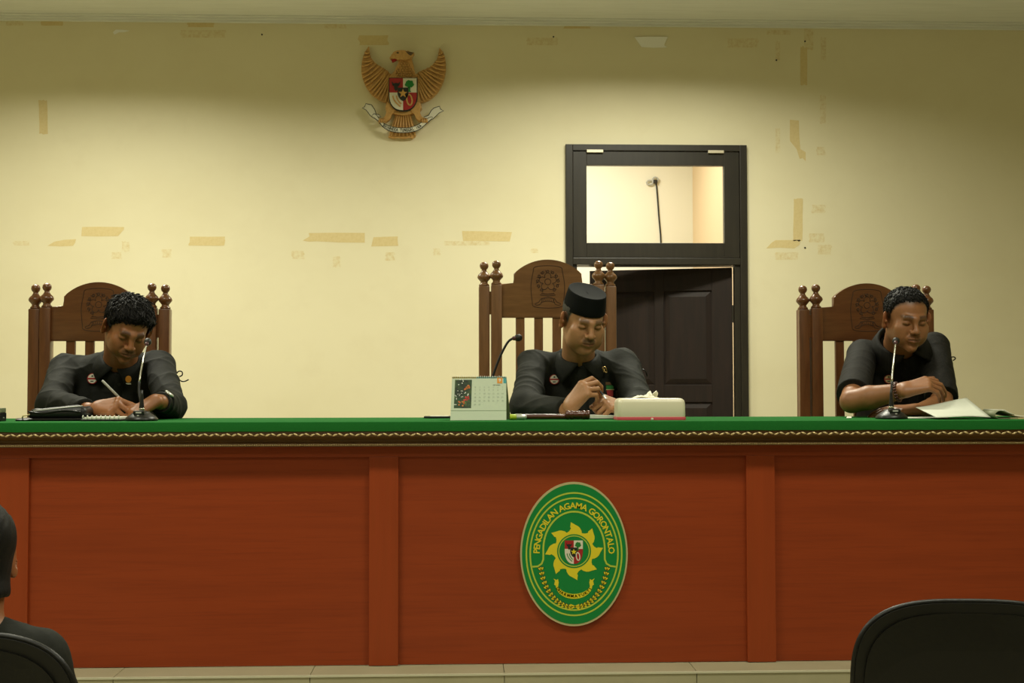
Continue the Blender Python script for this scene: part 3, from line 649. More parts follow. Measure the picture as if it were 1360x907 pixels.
# ------------------------------------------------------------------ judges' chairs
def finial(x, y, z, h=.095, r=.021):
    k = h/.095
    return [(r*1.0, 0), (r*.95, .006*k), (r*.72, .010*k), (r*.66, .016*k), (r*.85, .021*k), (r*1.22, .030*k), (r*1.28, .036*k), (r*1.12, .044*k), (r*.72, .052*k), (r*.48, .060*k), (r*.46, .065*k), (r*.70, .070*k), (r*.84, .078*k), (r*.78, .087*k), (r*.45, .094*k), (r*.08, .096*k)]
def judge_chair(label, wv, wh, dz, loc):
    t = empty('judge_chair', loc, label=label, cat='chair', group='carved wooden judge chairs')
    H = 1.295+dz                                 # top of the finials
    zr_, zb2, za_ = H-.092, H-.222, H+.0
    for s_ in (-1, 1):
        for xo, yo, hh in ((.251, .012, H-.004), (.2025, -.004, H)):
            p = MB().box((s_*xo-.0215, yo-.024, 0), (s_*xo+.0215, yo+.024, hh-.095), .006).build('post', wv, t, auto=35)
            f = MB().lathe(finial(0, 0, 0), 16, Matrix.Translation((s_*xo, yo, hh-.095))).build('finial', wv, p, smooth=True)
        MB().box((s_*.227-.02, -.008, zr_-.12), (s_*.227+.02, .018, zr_-.03)).build('post_block', wv, t)
        MB().box((s_*.227-.02, -.008, .5), (s_*.227+.02, .018, .62)).build('post_block', wv, t)
    # crest panel with its arch
    ol = [(-.185, zb2), (-.185, zr_), (-.134, zr_), (-.134, zr_+.040)]
    rad = (.134**2+.056**2)/(2*.056); cz = zr_+.096-rad; a0 = math.asin(.134/rad)
    ol += [(rad*math.sin(a), cz+rad*math.cos(a)) for a in np.linspace(-a0, a0, 25)][1:-1]
    ol += [(.134, zr_+.040), (.134, zr_), (.185, zr_), (.185, zb2)]
    fc = lambda u, v, w_: (u, .012-w_, v)
    pn = MB().prism(ol, fc, 0, .028, inset=.003).build('crest_panel', wh, t, auto=35)
    # carving
    q = MB(); cx, cz2 = 0, zr_+.002
    def line(pts, r_=.0016, closed=False): q.tube([(u, -.0163, v) for u, v in pts], r_, 5, closed=closed)
    fr_ = spline([(-.050, cz2+.064), (0, cz2+.070), (.050, cz2+.064), (.058, cz2+.045), (.0665, cz2-.01), (.062, cz2-.07), (.054, cz2-.092), (0, cz2-.098), (-.054, cz2-.092), (-.062, cz2-.07), (-.0665, cz2-.01), (-.058, cz2+.045)], 5, True)
    line(fr_, .0014, True)
    oc_ = (0, cz2+.006)
    line([(oc_[0]+.012*math.cos(a), oc_[1]+.012*math.sin(a)) for a in np.linspace(0, 6.283, 17)[:-1]], .0014, True)
    for k in range(5):
        a = math.pi/2+k*2*math.pi/5; c_ = (oc_[0]+.0225*math.cos(a), oc_[1]+.0225*math.sin(a))
        line([(c_[0]+.0125*math.cos(b_), c_[1]+.0125*math.sin(b_)) for b_ in np.linspace(a-2.1, a+2.1, 12)], .0014)
    for k in range(11):
        a = R(-52)+k*R(284)/10; rr = .041
        c_ = (oc_[0]+rr*math.cos(a), oc_[1]+rr*math.sin(a))
        line([(c_[0]+.0045*math.cos(b_), c_[1]+.0045*math.sin(b_)) for b_ in np.linspace(0, 6.283, 9)[:-1]], .0018, True)
        line([(oc_[0]+.036*math.cos(a+.12), oc_[1]+.036*math.sin(a+.12)), (oc_[0]+.047*math.cos(a+.2), oc_[1]+.047*math.sin(a+.2))], .0014)
    line([(-.030, cz2-.046), (0, cz2-.050), (.030, cz2-.046)]); line([(-.026, cz2-.040), (.0, cz2-.043), (.026, cz2-.040)])
    for zz in (-.056, -.070): line(spline([(-.028, cz2+zz-.006), (0, cz2+zz), (.028, cz2+zz-.006)], 4))
    for k in range(6): line([(-.02+k*.008, cz2-.060), (-.018+k*.008, cz2-.071)], .001)
    for s_ in (-1, 1): line([(s_*a, cz2+c_) for a, c_ in spline([(.026, -.060), (.036, -.074), (.050, -.080), (.046, -.086), (.032, -.084), (.024, -.074)], 3, True)], .0014, True)
    q.build('carved_emblem', M['carve'], pn, smooth=True)
    MB().box((-.185, -.012, .52), (.185, .012, .60), .004).build('lower_rail', wh, t)
    for k in range(4):
        xx = (-.109, -.036, .036, .109)[k]
        MB().box((xx-.0175, -.008, .58), (xx+.0175, .010, zb2+.01), .003).build('slat', wv, t)
    MB().box((-.185, -.014, zb2-.004), (.185, .012, zb2+.006), .002).build('crest_rail', wh, t)
    MB().box((-.235, -.48, .40), (.235, -.02, .46), .012).build('seat', M['leather'], t)
    for s_ in (-1, 1): MB().box((s_*.215-.02, -.47, 0), (s_*.215+.02, -.43, .41), .004).build('leg', wv, t)
    MB().box((-.215, -.47, .33), (.215, -.03, .40), .004).build('seat_frame', wh, t)
    return t
YCH = 5.05
for px, dz, lb, a_, c_ in ((131.5, 0, 'carved wooden chair with paired finials behind the bareheaded man writing at left', 'wood', 'wood_h'),
                           (727.5, .092, 'tallest carved wooden chair with clear wreath carving behind man in black cap', 'wood_l', 'wood_lh'),
                           (1151, 0, 'carved wooden chair with paired finials behind the short sleeved man', 'wood', 'wood_h')):
    p = P(px, 500, YCH); judge_chair(lb, M[a_], M[c_], dz, (p[0], YCH, DZ))
# ------------------------------------------------------------------ people: distance fields meshed by surface nets
f32 = np.float32
def V3(*a): return np.array(a, f32)
def smin(a, b, k):
    if k <= 0: return np.minimum(a, b)
    h = np.maximum(k-np.abs(a-b), 0)/k; return np.minimum(a, b)-h*h*k*.25
def smax(a, b, k): return -smin(-a, -b, k)
def ellq(c, r, rot=None):
    c = np.asarray(c, f32); r = np.asarray(r, f32); rt = None if rot is None else np.asarray(rot, f32)
    def f(p):
        q = p-c
        if rt is not None: q = q @ rt
        k0 = np.sqrt((((q/r))**2).sum(1)); k1 = np.sqrt((((q/(r*r)))**2).sum(1))+1e-9
        return np.where(k0 < .02, -r.min(), k0*(k0-1)/k1)
    return f
def cone(a, b, r1, r2, cut=None):
    a = np.asarray(a, f32); b = np.asarray(b, f32); ba = b-a; bb = float((ba*ba).sum())
    def f(p):
        q = p-a; t = (q @ ba)/bb; h = np.clip(t, 0, 1)
        d = np.sqrt(((q-h[:, None]*ba)**2).sum(1))-(r1+h*(r2-r1))
        if cut is not None: d = np.maximum(d, (t-cut)*math.sqrt(bb))
        return d
    return f
def comp(ops, warp=None):
    """ops: (kind, field, k)"""
    def f(p):
        d = None
        for kd, g_, k in ops:
            e = g_(p)
            if d is None: d = e
            elif kd == '+': d = smin(d, e, k)
            else: d = smax(d, -e, k)
        return d
    return f
def mesh_field(ops, lo, hi, h, blk=14, post=None):
    lo = np.array(lo, float); hi = np.array(hi, float)
    nb = np.ceil((hi-lo)/(h*blk)).astype(int); n = nb*blk+1
    cen = np.stack(np.meshgrid(*[lo[i]+(np.arange(nb[i])+.5)*blk*h for i in range(3)], indexing='ij'), -1).reshape(-1, 3).astype(f32)
    Rb = blk*h*.5*math.sqrt(3)
    D = np.stack([g_(cen) for _, g_, _ in ops])
    tot = None
    for (kd, _, k), e in zip(ops, D):
        tot = e if tot is None else (smin(tot, e, k) if kd == '+' else smax(tot, -e, k))
    act = np.where(np.abs(tot) < Rb*1.5+.012)[0]
    Sg = np.full(n, .1, f32)
    fill = np.where(tot < 0)[0]
    idx3 = np.stack(np.unravel_index(np.arange(len(cen)), nb), 1)
    for b_ in fill:
        i, j, k = idx3[b_]*blk; Sg[i:i+blk+1, j:j+blk+1, k:k+blk+1] = -.1
    ar = np.arange(blk+1)*h
    loc = np.stack(np.meshgrid(ar, ar, ar, indexing='ij'), -1).reshape(-1, 3)
    for b_ in act:
        i, j, k = idx3[b_]*blk
        p = (loc+lo+idx3[b_]*blk*h).astype(f32)
        d = None
        for q, (kd, g_, kk) in enumerate(ops):
            if D[q, b_] > Rb*1.5+.05: continue
            e = g_(p)
            if d is None:
                if kd == '-': continue
                d = e
            elif kd == '+': d = smin(d, e, kk)
            else: d = smax(d, -e, kk)
        if d is None: continue
        if post is not None: d = d+post(p)
        Sg[i:i+blk+1, j:j+blk+1, k:k+blk+1] = d.reshape(blk+1, blk+1, blk+1)
    # surface nets
    ins = Sg < 0
    cnt = np.zeros(np.array(n)-1, np.int8)
    offs = [(a, b_, c) for a in (0, 1) for b_ in (0, 1) for c in (0, 1)]
    for a, b_, c in offs: cnt += ins[a:n[0]-1+a, b_:n[1]-1+b_, c:n[2]-1+c]
    ci = np.argwhere((cnt > 0) & (cnt < 8))
    vid = np.full(np.array(n)-1, -1, np.int64); vid[tuple(ci.T)] = np.arange(len(ci))
    cv = np.stack([Sg[ci[:, 0]+a, ci[:, 1]+b_, ci[:, 2]+c] for a, b_, c in offs], 1)
    acc = np.zeros((len(ci), 3)); num = np.zeros(len(ci))
    for x in range(8):
        for y in range(x+1, 8):
            oa, ob = np.array(offs[x]), np.array(offs[y])
            if np.abs(oa-ob).sum() != 1: continue
            m = (cv[:, x] < 0) != (cv[:, y] < 0); t = cv[m, x]/(cv[m, x]-cv[m, y])
            acc[m] += oa+t[:, None]*(ob-oa); num[m] += 1
    Vv = lo+(ci+acc/num[:, None])*h
    Fs = []
    for ax in range(3):
        sl0 = [slice(1, n[q]-1) for q in range(3)]; sl1 = list(sl0); sl0[ax] = slice(0, n[ax]-1); sl1[ax] = slice(1, n[ax])
        a = ins[tuple(sl0)]; b_ = ins[tuple(sl1)]; e = np.argwhere(a != b_)
        flip = a[tuple(e.T)]
        base = e.copy(); u, v = [(1, 2), (2, 0), (0, 1)][ax]
        for q in range(3):
            if q != ax: base[:, q] += 1
        q0 = base.copy(); q1 = base.copy(); q1[:, u] -= 1; q2 = q1.copy(); q2[:, v] -= 1; q3 = base.copy(); q3[:, v] -= 1
        ids = np.stack([vid[tuple(q_.T)] for q_ in (q0, q1, q2, q3)], 1)
        ids[~flip] = ids[~flip][:, ::-1]
        Fs.append(ids[(ids >= 0).all(1)])
    return Vv, np.concatenate(Fs)
def np_mesh(name, Vv, F, m, parent=None, base=(0, 0, 0), col=None):
    me = bpy.data.meshes.new(name); n, k = len(Vv), len(F)
    me.vertices.add(n); me.vertices.foreach_set('co', (Vv-np.array(base)).astype(f32).ravel())
    me.loops.add(4*k); me.loops.foreach_set('vertex_index', F.astype(np.int32).ravel())
    me.polygons.add(k); me.polygons.foreach_set('loop_start', np.arange(k, dtype=np.int32)*4); me.polygons.foreach_set('loop_total', np.full(k, 4, np.int32))
    me.polygons.foreach_set('use_smooth', np.ones(k, bool)); me.update(calc_edges=True); me.validate()
    if col is not None:
        a = me.color_attributes.new('Col', 'FLOAT_COLOR', 'POINT'); a.data.foreach_set('color', np.concatenate([col, np.ones((n, 1))], 1).astype(f32).ravel())
    return link(name, me, m, parent)
def rotm(yaw, pitch, roll):
    return np.array(Matrix.Rotation(R(yaw), 3, 'Z') @ Matrix.Rotation(R(pitch), 3, 'X') @ Matrix.Rotation(R(roll), 3, 'Y'), f32)

class Head:
    """face looks along -y, +z is up, origin midway between the ears"""
    def __init__(s, O, yaw, pitch, roll, sc=1.0, wide=1.0, jowl=0.0, nose=1.0, jaw=1.0, flat=None):
        s.flat = flat
        s.O = np.asarray(O, f32); s.Rm = rotm(yaw, pitch, roll); s.sc = sc; s.wide = wide
        W_ = wide; o = []
        add = lambda f, k: o.append(('+', f, k)); sub = lambda f, k: o.append(('-', f, k))
        add(ellq((0, .012, .040), (.0755*W_, .095, .080)), 0)
        add(ellq((0, -.040, -.028), (.0565*W_, .050, .072*jaw)), .03)
        for q in (-1, 1):
            add(ellq((q*.044*W_, -.010, -.042), (.018, .028, .026)), .035)
            add(ellq((q*.043*W_, -.060, -.012), (.022, .020, .018)), .022)
            add(ellq((q*.036*W_, -.058, -.045), (.022+.005*jowl, .026, .028)), .03)
            if jowl > .3: add(ellq((q*.036*W_, -.042, -.066), (.018+.008*jowl, .028, .022)), .03)
        add(ellq((0, -.080, -.087), (.018, .0165, .016)), .025)
        if jowl > .3: add(ellq((0, -.040, -.090), (.034, .034, .010+.010*jowl)), .03)
        add(cone((-.036*W_, -.080, .030), (0, -.088, .027), .011, .010), .014)
        add(cone((.036*W_, -.080, .030), (0, -.088, .027), .011, .010), .014)
        for q in (-1, 1): sub(ellq((q*.031*W_, -.102, .013), (.019, .016, .010)), .014)
        for q in (-1, 1): add(ellq((q*.031*W_, -.0775, .012), (.0155, .0125, .0105)), .004)
        # lid fold and lower lid
        for q in (-1, 1):
            sub(cone((q*.018*W_, -.0925, .0055), (q*.031*W_, -.0945, .0035), .0016, .0016), .002)
            sub(cone((q*.031*W_, -.0945, .0035), (q*.044*W_, -.0875, .0060), .0016, .0016), .002)
            sub(cone((q*.019*W_, -.093, .0215), (q*.043*W_, -.088, .0215), .0014, .0014), .004)
        add(cone((0, -.089, .024), (0, -.107, -.012), .0075, .0100*nose), .012)
        add(ellq((0, -.1105, -.018), (.0115*nose, .0105, .0095)), .008)
        for q in (-1, 1):
            add(ellq((q*.0135*nose, -.100, -.021), (.0080, .0095, .0075)), .006)
            sub(ellq((q*.0068*nose, -.106, -.0285), (.0036, .005, .003)), .002)
            sub(cone((q*.022, -.094, -.026), (q*.030, -.084, -.050), .0018, .0020), .010)
        add(ellq((0, -.086, -.046), (.026, .014, .014)), .014)
        add(cone((-.020, -.0935, -.0475), (0, -.1000, -.0455), .0036, .0050), .005); add(cone((.020, -.0935, -.0475), (0, -.1000, -.0455), .0036, .0050), .005)
        add(cone((-.017, -.0930, -.0560), (0, -.0985, -.0575), .0045, .0062), .005); add(cone((.017, -.0930, -.0560), (0, -.0985, -.0575), .0045, .0062), .005)
        sub(cone((-.023, -.0955, -.0510), (0, -.1045, -.0505), .0014, .0016), .0025); sub(cone((.023, -.0955, -.0510), (0, -.1045, -.0505), .0014, .0016), .0025)
        sub(ellq((0, -.099, -.070), (.018, .006, .005)), .010)
        for q in (-1, 1):
            er = np.array(Matrix.Rotation(R(q*46), 3, 'Z') @ Matrix.Rotation(R(10), 3, 'X'))
            e = np.array((q*.0845*W_, .004, .004))
            o.append(('+', comp([('+', ellq(e, (.0075, .0195, .0335), er), 0), ('+', ellq(e+(0, -.003, -.024), (.007, .011, .011), er), .006), ('-', ellq(e+(q*.0075, -.003, .002), (.0055, .0105, .0200), er), .004), ('+', ellq(e+(q*-.002, -.012, -.004), (.005, .004, .007), er), .004)]), .007))
        if flat: sub(lambda p: f32(flat)-p[:, 2], .015)     # pressed down under a cap
        s.field_l = comp(o)
    def to_l(s, p): return ((p-s.O) @ s.Rm)/f32(s.sc)
    def W(s, *l): return s.O+s.Rm @ np.array(l, f32)*s.sc
    def field(s, p):
        out = np.full(len(p), .3, f32); q = s.to_l(p); r_ = np.sqrt((q**2).sum(1)); m = r_ < .24
        out[~m] = (r_[~m]-.14)*s.sc
        if m.any(): out[m] = s.field_l(q[m])*s.sc
        return out
HL_A = [0, 25, 45, 60, 72, 82, 92, 104, 118, 140, 180]
def hair_ops(H, line, thick, nz_amp, top=1.0, clear=.0):
    def f(p):
        q = H.to_l(p); az = np.degrees(np.arctan2(np.abs(q[:, 0]), -(q[:, 1]-.0)))
        hl = np.interp(az, HL_A, line)+.0010*np.sin(q[:, 0]*190+1.3)+.0007*np.sin(q[:, 0]*430)
        t = thick*(.22+.78*np.clip((q[:, 2]-.0)/.085, 0, 1)*top)*np.clip(.10+(q[:, 2]-hl)/.030, .05, 1)+.0006
        n_ = nz_amp*(np.sin(q[:, 0]*170+2*np.sin(q[:, 1]*60))*np.sin(q[:, 1]*120+q[:, 2]*90+2)+.6*np.sin(q[:, 0]*420+q[:, 2]*160+3*np.sin(q[:, 1]*90)))
        # keep off the ears
        d = base_skull(q, H.wide)-t-n_*(.35+1.1*np.clip((q[:, 2]-.03)/.07, 0, 1))
        d = smax(d, (hl-q[:, 2])*.75, .012)
        ear = np.sqrt(((q[:, 0].__abs__()-.087*H.wide)/1.4)**2+((q[:, 1]+.002)/1.2)**2+((q[:, 2]-.002)/1.55)**2)-.0245
        d = smax(d, -ear, .004)
        if H.flat: d = smax(d, q[:, 2]-f32(H.flat+.002), .008)
        return d*H.sc
    return [('+', f, 0)]
def base_skull(q, W_):
    d = ellq((0, .012, .040), (.0755*W_, .095, .080))(q)
    d = smin(d, ellq((0, -.030, -.030), (.0585*W_, .060, .078))(q), .03)
    d = smin(d, cone((-.036*W_, -.080, .030), (.036*W_, -.080, .030), .011, .011)(q), .014)
    return smin(d, cone((0, .035, -.03), (0, .05, -.12), .055, .06)(q), .03)
def skin_colour(H, Vv, tone, lip, line=None, hcol=(.012, .010, .008), fade=.012, brow=(.016, .012, .009), stubble=0.0, moustache=0.0, scalp=None, mcol=(.06, .05, .04), browd=1.0):
    q = H.to_l(Vv.astype(f32)); x, y, z = q.T; ax = np.abs(x)
    c = np.tile(np.array(tone), (len(Vv), 1))
    near = (np.sqrt((q**2).sum(1)) < .17) & (y < .02)
    def blend(mask, col, a=1.0):
        m = np.clip(mask*a, 0, 1)*near; c[:] = c*(1-m[:, None])+np.array(col)*m[:, None]
    g_ = lambda v, s_: np.exp(-(v/s_)**2)
    if stubble: blend(g_(np.maximum(-.040-z, 0)-.03, .05)*(z < -.025)*(y < -.0), np.array(tone)*.62, stubble)
    blend(np.clip(1-np.abs(z-(-.0515))/.011, 0, 1)*np.clip((.024-ax)/.006, 0, 1)*(y < -.083), lip, .85)
    blend(g_(z+.0508, .0014)*np.clip((.024-ax)/.004, 0, 1)*(y < -.083), np.array(lip)*.3, .8)
    if moustache: blend(np.clip(1-np.abs(z+.0385-.10*ax*-1*.6)/.0085, 0, 1)**.6*np.clip((.029-ax)/.008, 0, 1)*(y < -.08), mcol, moustache)
    if line is not None:
        az = np.degrees(np.arctan2(ax, -y)); hl = np.interp(az, HL_A, line)
        m = np.clip((z-hl+fade)/(fade*1.3), 0, 1)*(np.sqrt((q**2).sum(1)) < .17)*np.clip(1-np.maximum(0, ax-.082*H.wide)/.004, 0, 1); c[:] = c*(1-m[:, None])+np.array(hcol)*m[:, None]
    bz_ = .0345-(np.maximum(ax-.036, 0))*.35+np.minimum(ax-.012, .02)*.10
    blend(np.clip(1.7-np.abs(z-bz_)/.0048, 0, 1)*np.clip((ax-.009)/.006, 0, 1)*np.clip((.052-ax)/.010, 0, 1)*(y < -.05), brow, .95*browd)
    W_ = H.wide
    lz = .0042+((ax-.031*W_)/.013)**2*.0026
    blend(g_(z-lz, .0018)*np.clip((.0155-np.abs(ax-.031*W_))/.003, 0, 1)*(y < -.07), (.012, .008, .006), .95)
    blend(g_(z-.0215, .0022)*np.clip((.015-np.abs(ax-.031*W_))/.005, 0, 1)*(y < -.07), np.array(tone)*.45, .5)
    blend(g_(np.hypot(ax-.031*W_, z-.012)-.010, .010)*(y < -.07), np.array(tone)*.78, .45)
    blend(g_(np.hypot(ax-.0068, z+.0285), .0045)*(y < -.09), np.array(tone)*.25, .8)
    blend(np.clip((ax-.07*W_)/.008, 0, 1)*(y > -.03)*(np.abs(z) < .04), np.array(tone)*(1.1, .85, .8), .5)
    return c
def unit(v): v = np.asarray(v, float); return v/np.linalg.norm(v)
def hand(Wp, f, n, left, curls, thumb, sc=1.0, splay=(.10, .03, -.04, -.12)):
    """fingers flex from f towards -n; n is the back of the hand"""
    f = unit(f); n = np.asarray(n, float); n = unit(n-f*n.dot(f)); s_ = np.cross(f, n) if left else np.cross(n, f)
    o = []; Wp = np.asarray(Wp, float)
    kn = [(.086, .029), (.091, .009), (.087, -.011), (.079, -.029)]
    segs = [(.043, .026, .021), (.047, .030, .022), (.043, .028, .021), (.034, .021, .019)]
    rad = [(.0100, .0088, .0078, .0066), (.0102, .0090, .0079, .0067), (.0098, .0086, .0075, .0064), (.0088, .0077, .0068, .0058)]
    tips = []
    for (a, b_), sg, rd, cu, sp in zip(kn, segs, rad, curls, splay):
        k = Wp+(f*a+s_*b_)*sc+n*.002*sc
        o.append(('+', cone(Wp+s_*b_*.55*sc+f*.006*sc, k, .0165*sc, .0118*sc), .014*sc))
        th = 0; p = k; dirf = unit(f+s_*sp)
        for j in range(3):
            th += R(cu[j]); d_ = dirf*math.cos(th)-n*math.sin(th); q = p+d_*sg[j]*sc
            o.append(('+', cone(p, q, rd[j]*sc, rd[j+1]*sc), .004*sc if j == 0 else .0015*sc)); p = q
        tips.append(p)
    p = Wp+(f*.022+s_*.022-n*.008)*sc; rd = (.0155, .0120, .0105, .0080)
    o.append(('+', cone(Wp+f*.01*sc, p, .018*sc, .0155*sc), .014*sc))
    for j, (a, b_, c_) in enumerate(thumb):
        d_ = unit(f*a+s_*b_-n*c_); q = p+d_*(.045, .034, .026)[j]*sc
        o.append(('+', cone(p, q, rd[j]*sc, rd[j+1]*sc), .008*sc if j == 0 else .002*sc)); p = q
    tips.append(p)
    return o, tips
def folds(amp, seed, freq=1.0):
    rr = np.random.default_rng(seed); A = []
    for i in range(7):
        d_ = rr.normal(size=3); d_ /= np.linalg.norm(d_); A.append((d_.astype(f32)*f32(rr.uniform(28, 75)*freq), rr.uniform(0, 6.28), rr.uniform(.4, 1)))
    def f(p):
        w_ = np.sin(p @ A[0][0]*.35+A[0][1])+.6*np.sin(p @ A[1][0]*.4+1.); s_ = 0; n_ = 0
        for d_, ph, a in A[2:]: s_ = s_+a*(1-np.abs(np.sin(p @ d_*.42+ph+1.3*w_)))**2.2; n_ += a
        return -f32(amp)*(s_/n_*2.4-.35)
    return f

def hair_locks(H, hm, V4, base, m, count, length, lift, sweep, seed):
    """short tapered locks lying over the hair, combed away from the crown"""
    rr = np.random.default_rng(seed); q = H.to_l(V4.astype(f32)); rr_ok = np.where((q[:, 2] > .005) & (np.linalg.norm(q-np.array((0, .01, .03)), axis=1) > .08))[0]
    hm.data.update(); nrm = np.zeros(len(V4)*3, f32); hm.data.vertices.foreach_get('normal', nrm); nrm = nrm.reshape(-1, 3)
    mb = MB()
    for i in rr.choice(rr_ok, count, replace=False):
        n_ = nrm[i].astype(float); p = V4[i]; ql = q[i]
        fl = np.array((ql[0]*1.0+sweep[0], (ql[1]-.03)*1.0+sweep[1], ql[2]-.125))+rr.normal(size=3)*.02
        fl = H.Rm @ fl; fl = unit(fl-n_*fl.dot(n_)); ln = length*rr.uniform(.6, 1.2); lf = lift*rr.uniform(.3, 1.3); w_ = rr.uniform(.0016, .0028)
        sd = np.cross(n_, fl)*rr.normal()*.25
        pts = [p-n_*.003, p+n_*(lf*.6)+(fl+sd*.3)*ln*.35, p+n_*lf*.75+(fl+sd)*ln*.7, p+n_*(lf*.45)+(fl+sd*1.6)*ln]
        mb.tube([tuple(a) for a in pts], [w_*.8, w_, w_*.75, .0003], 4, cap=False)
    o = mb.build('hair_locks', m, hm, base=base, smooth=True); o['kind'] = 'stuff'
def add_person(name, lb, H, nb, SRt, SLt, ER, WR, EL, WL, hip, tone, lip, hR, hL, shirt_m, colopt, arm_r=1.0, bulk=1.0, sleeve=(.98, .98), upper_cut=None, seat_y=4.78, fold=.006, seed=1, neck_r=.056, hair=None, locks=None, shoulder_r=.054):
    base = np.array((hip[0], hip[1], DZ if hip[2] > .7 else 0.0))
    nb, SRt, SLt, ER, WR, EL, WL, hip = [np.asarray(q, float) for q in (nb, SRt, SLt, ER, WR, EL, WL, hip)]
    Mid = (SRt+SLt)/2; ax = hip-Mid
    nk0 = H.W(0, .028, -.045); nk1 = H.W(0, .0, -.085)
    skin = [('+', H.field, 0), ('+', cone(nk0, nb, neck_r, neck_r*1.12), .03), ('+', cone(nb, Mid+ax*.15+(0, .01, 0), .052, .065), .03), ('+', cone(Mid+ax*.15+(0, .01, 0), hip, .065, .09), .04)]
    for Sh, E, Wr, hd in ((SRt, ER, WR, hR), (SLt, EL, WL, hL)):
        ur, fr2 = (.040, .042) if upper_cut else (.032, .031)
        skin += [('+', cone(Mid+ax*.1, Sh, .05, .036), .03), ('+', cone(Sh, E, ur, ur), .01), ('+', cone(E, (E*.65+Wr*.35), ur, fr2), .008), ('+', cone(E*.65+Wr*.35, Wr, fr2, .0265), .008)]
        if hd: skin += [('+', q[1], q[2]) if i else ('+', q[1], .016) for i, q in enumerate(hd)]
    for s_ in (-1, 1):
        kn = hip+(s_*.12, -.40, .02); an = np.array((kn[0], kn[1]-.02, base[2]+.09))
        skin += [('+', cone(hip+(s_*.08, 0, -.02), kn, .065, .05), .03), ('+', cone(kn, an, .05, .036), .02)]
    pts = np.array([H.W(0, 0, .2), H.W(.12, 0, 0), H.W(-.12, 0, 0), H.W(0, -.15, 0), nb, SRt, SLt, ER, EL, WR, WL, hip])
    lo = pts.min(0)-.14; hi = pts.max(0)+.14; lo[2] = base[2]+.04; lo[1] = min(lo[1], hip[1]-.52); lo[0] = min(lo[0], hip[0]-.22); hi[0] = max(hi[0], hip[0]+.22)
    Vv, F = mesh_field(skin, lo, hi, .0027)
    body = np_mesh(name, Vv, F, M['skin'], None, base, skin_colour(H, Vv, tone, lip, **colopt)); body.location = base
    tag(body, lb, 'person')
    # shirt
    b_ = bulk
    chest = Mid+ax*.34; belly = Mid+ax*.78
    so = [('+', ellq(chest, (.160*b_, .115*b_, .19)), 0), ('+', ellq(belly, (.165*b_, .140*b_, .19)), .08)]
    for Sh, E, Wr, cu in ((SRt, ER, WR, sleeve[0]), (SLt, EL, WL, sleeve[1])):
        so += [('+', cone(nb+(0, .012, -.012), Sh+(0, 0, -.010), .058, shoulder_r*.74), .05)]
        if upper_cut: so += [('+', cone(Sh, E, shoulder_r, .060*arm_r, upper_cut), .03)]
        else:
            so += [('+', cone(Sh, E, shoulder_r, .050*arm_r), .045), ('+', cone(E, Wr, .050*arm_r, .038*arm_r, cu), .02)]
    so += [('+', cone(nb+(0, .0, -.035), nb+(0, .0, -.01), .072, .062), .035)]
    # open neck
    so += [('-', cone(nb+(0, -.005, .01), nk1, neck_r*1.02, neck_r*1.02), .01)]
    vd = unit(nb-Mid-np.array((0, .10, .0)))
    so += [('-', cone(H.W(0, -.05, -.10), nb+np.array((0, -.085, -.035)), .035, .010), .02)]
    V2, F2_ = mesh_field(so, lo, hi, .0036, post=folds(fold, seed))
    sh_ = np_mesh('shirt', V2, F2_, shirt_m, body, base)
    # trousers and shoes under the bench
    to = [('+', ellq(hip+(0, .01, -.02), (.175, .14, .12)), 0)]
    for s_ in (-1, 1):
        kn = hip+(s_*.12, -.40, .02); an = np.array((kn[0], kn[1]-.02, base[2]+.07))
        to += [('+', cone(hip+(s_*.085, 0, -.02), kn, .088, .068), .05), ('+', cone(kn, an, .068, .062), .03)]
        MB().lathe([(.030, 0), (.048, .004), (.050, .03), (.046, .06), (.036, .085), (.01, .09)], 12, Matrix.Translation((an[0], an[1]-.04, base[2]+.001)), .9, 2.3).build('shoe', M['leather'], body, base=base, smooth=True)
    V3_, F3_ = mesh_field(to, np.minimum(lo, hip-.55), np.maximum(hi, hip+.22), .009)
    np_mesh('trousers', V3_, F3_, M['trousers'], body, base)
    if hair:
        V4, F4_ = mesh_field(hair[0], H.O-.17, H.O+.17, .0024)
        hm = np_mesh('hair', V4, F4_, hair[1], body, base)
        if locks: hair_locks(H, hm, V4, base, hair[1], *locks)
    return body, sh_, base
def closest(mesh_o, p, base):
    return None
def front_of(ops_unused, obj, x, z, base):
    """the point of a garment's front seen along +y at (x, z), with its normal"""
    bpy.context.view_layer.update()
    ok, loc, nor, _ = obj.ray_cast(Vector((x-base[0], 3.0-base[1], z-base[2])), Vector((0, 1, 0)))
    return (np.array(loc)+base, np.array(nor)) if ok else (np.array((x, 4.5, z)), np.array((0, -1, 0)))
def pinned(obj, px, py, Yg, base):
    """place on a garment found along the photo's line of sight"""
    bpy.context.view_layer.update()
    d_ = Vector(P(px, py, 5)-CAM).normalized(); o_ = Vector(CAM-np.array(base))
    ok, loc, nor, _ = obj.ray_cast(o_, d_)
    if not ok: return np.array(P(px, py, Yg)), np.array((0, -1, 0))
    return np.array(loc)+base, np.array(nor)
def frame(pos, nor, up=(0, 0, 1)):
    n = unit(nor); u = np.array(up, float); u = unit(u-n*u.dot(n)); r_ = np.cross(u, n)
    return lambda a, b_, c: tuple(np.array(pos)+r_*a+u*b_+n*c)
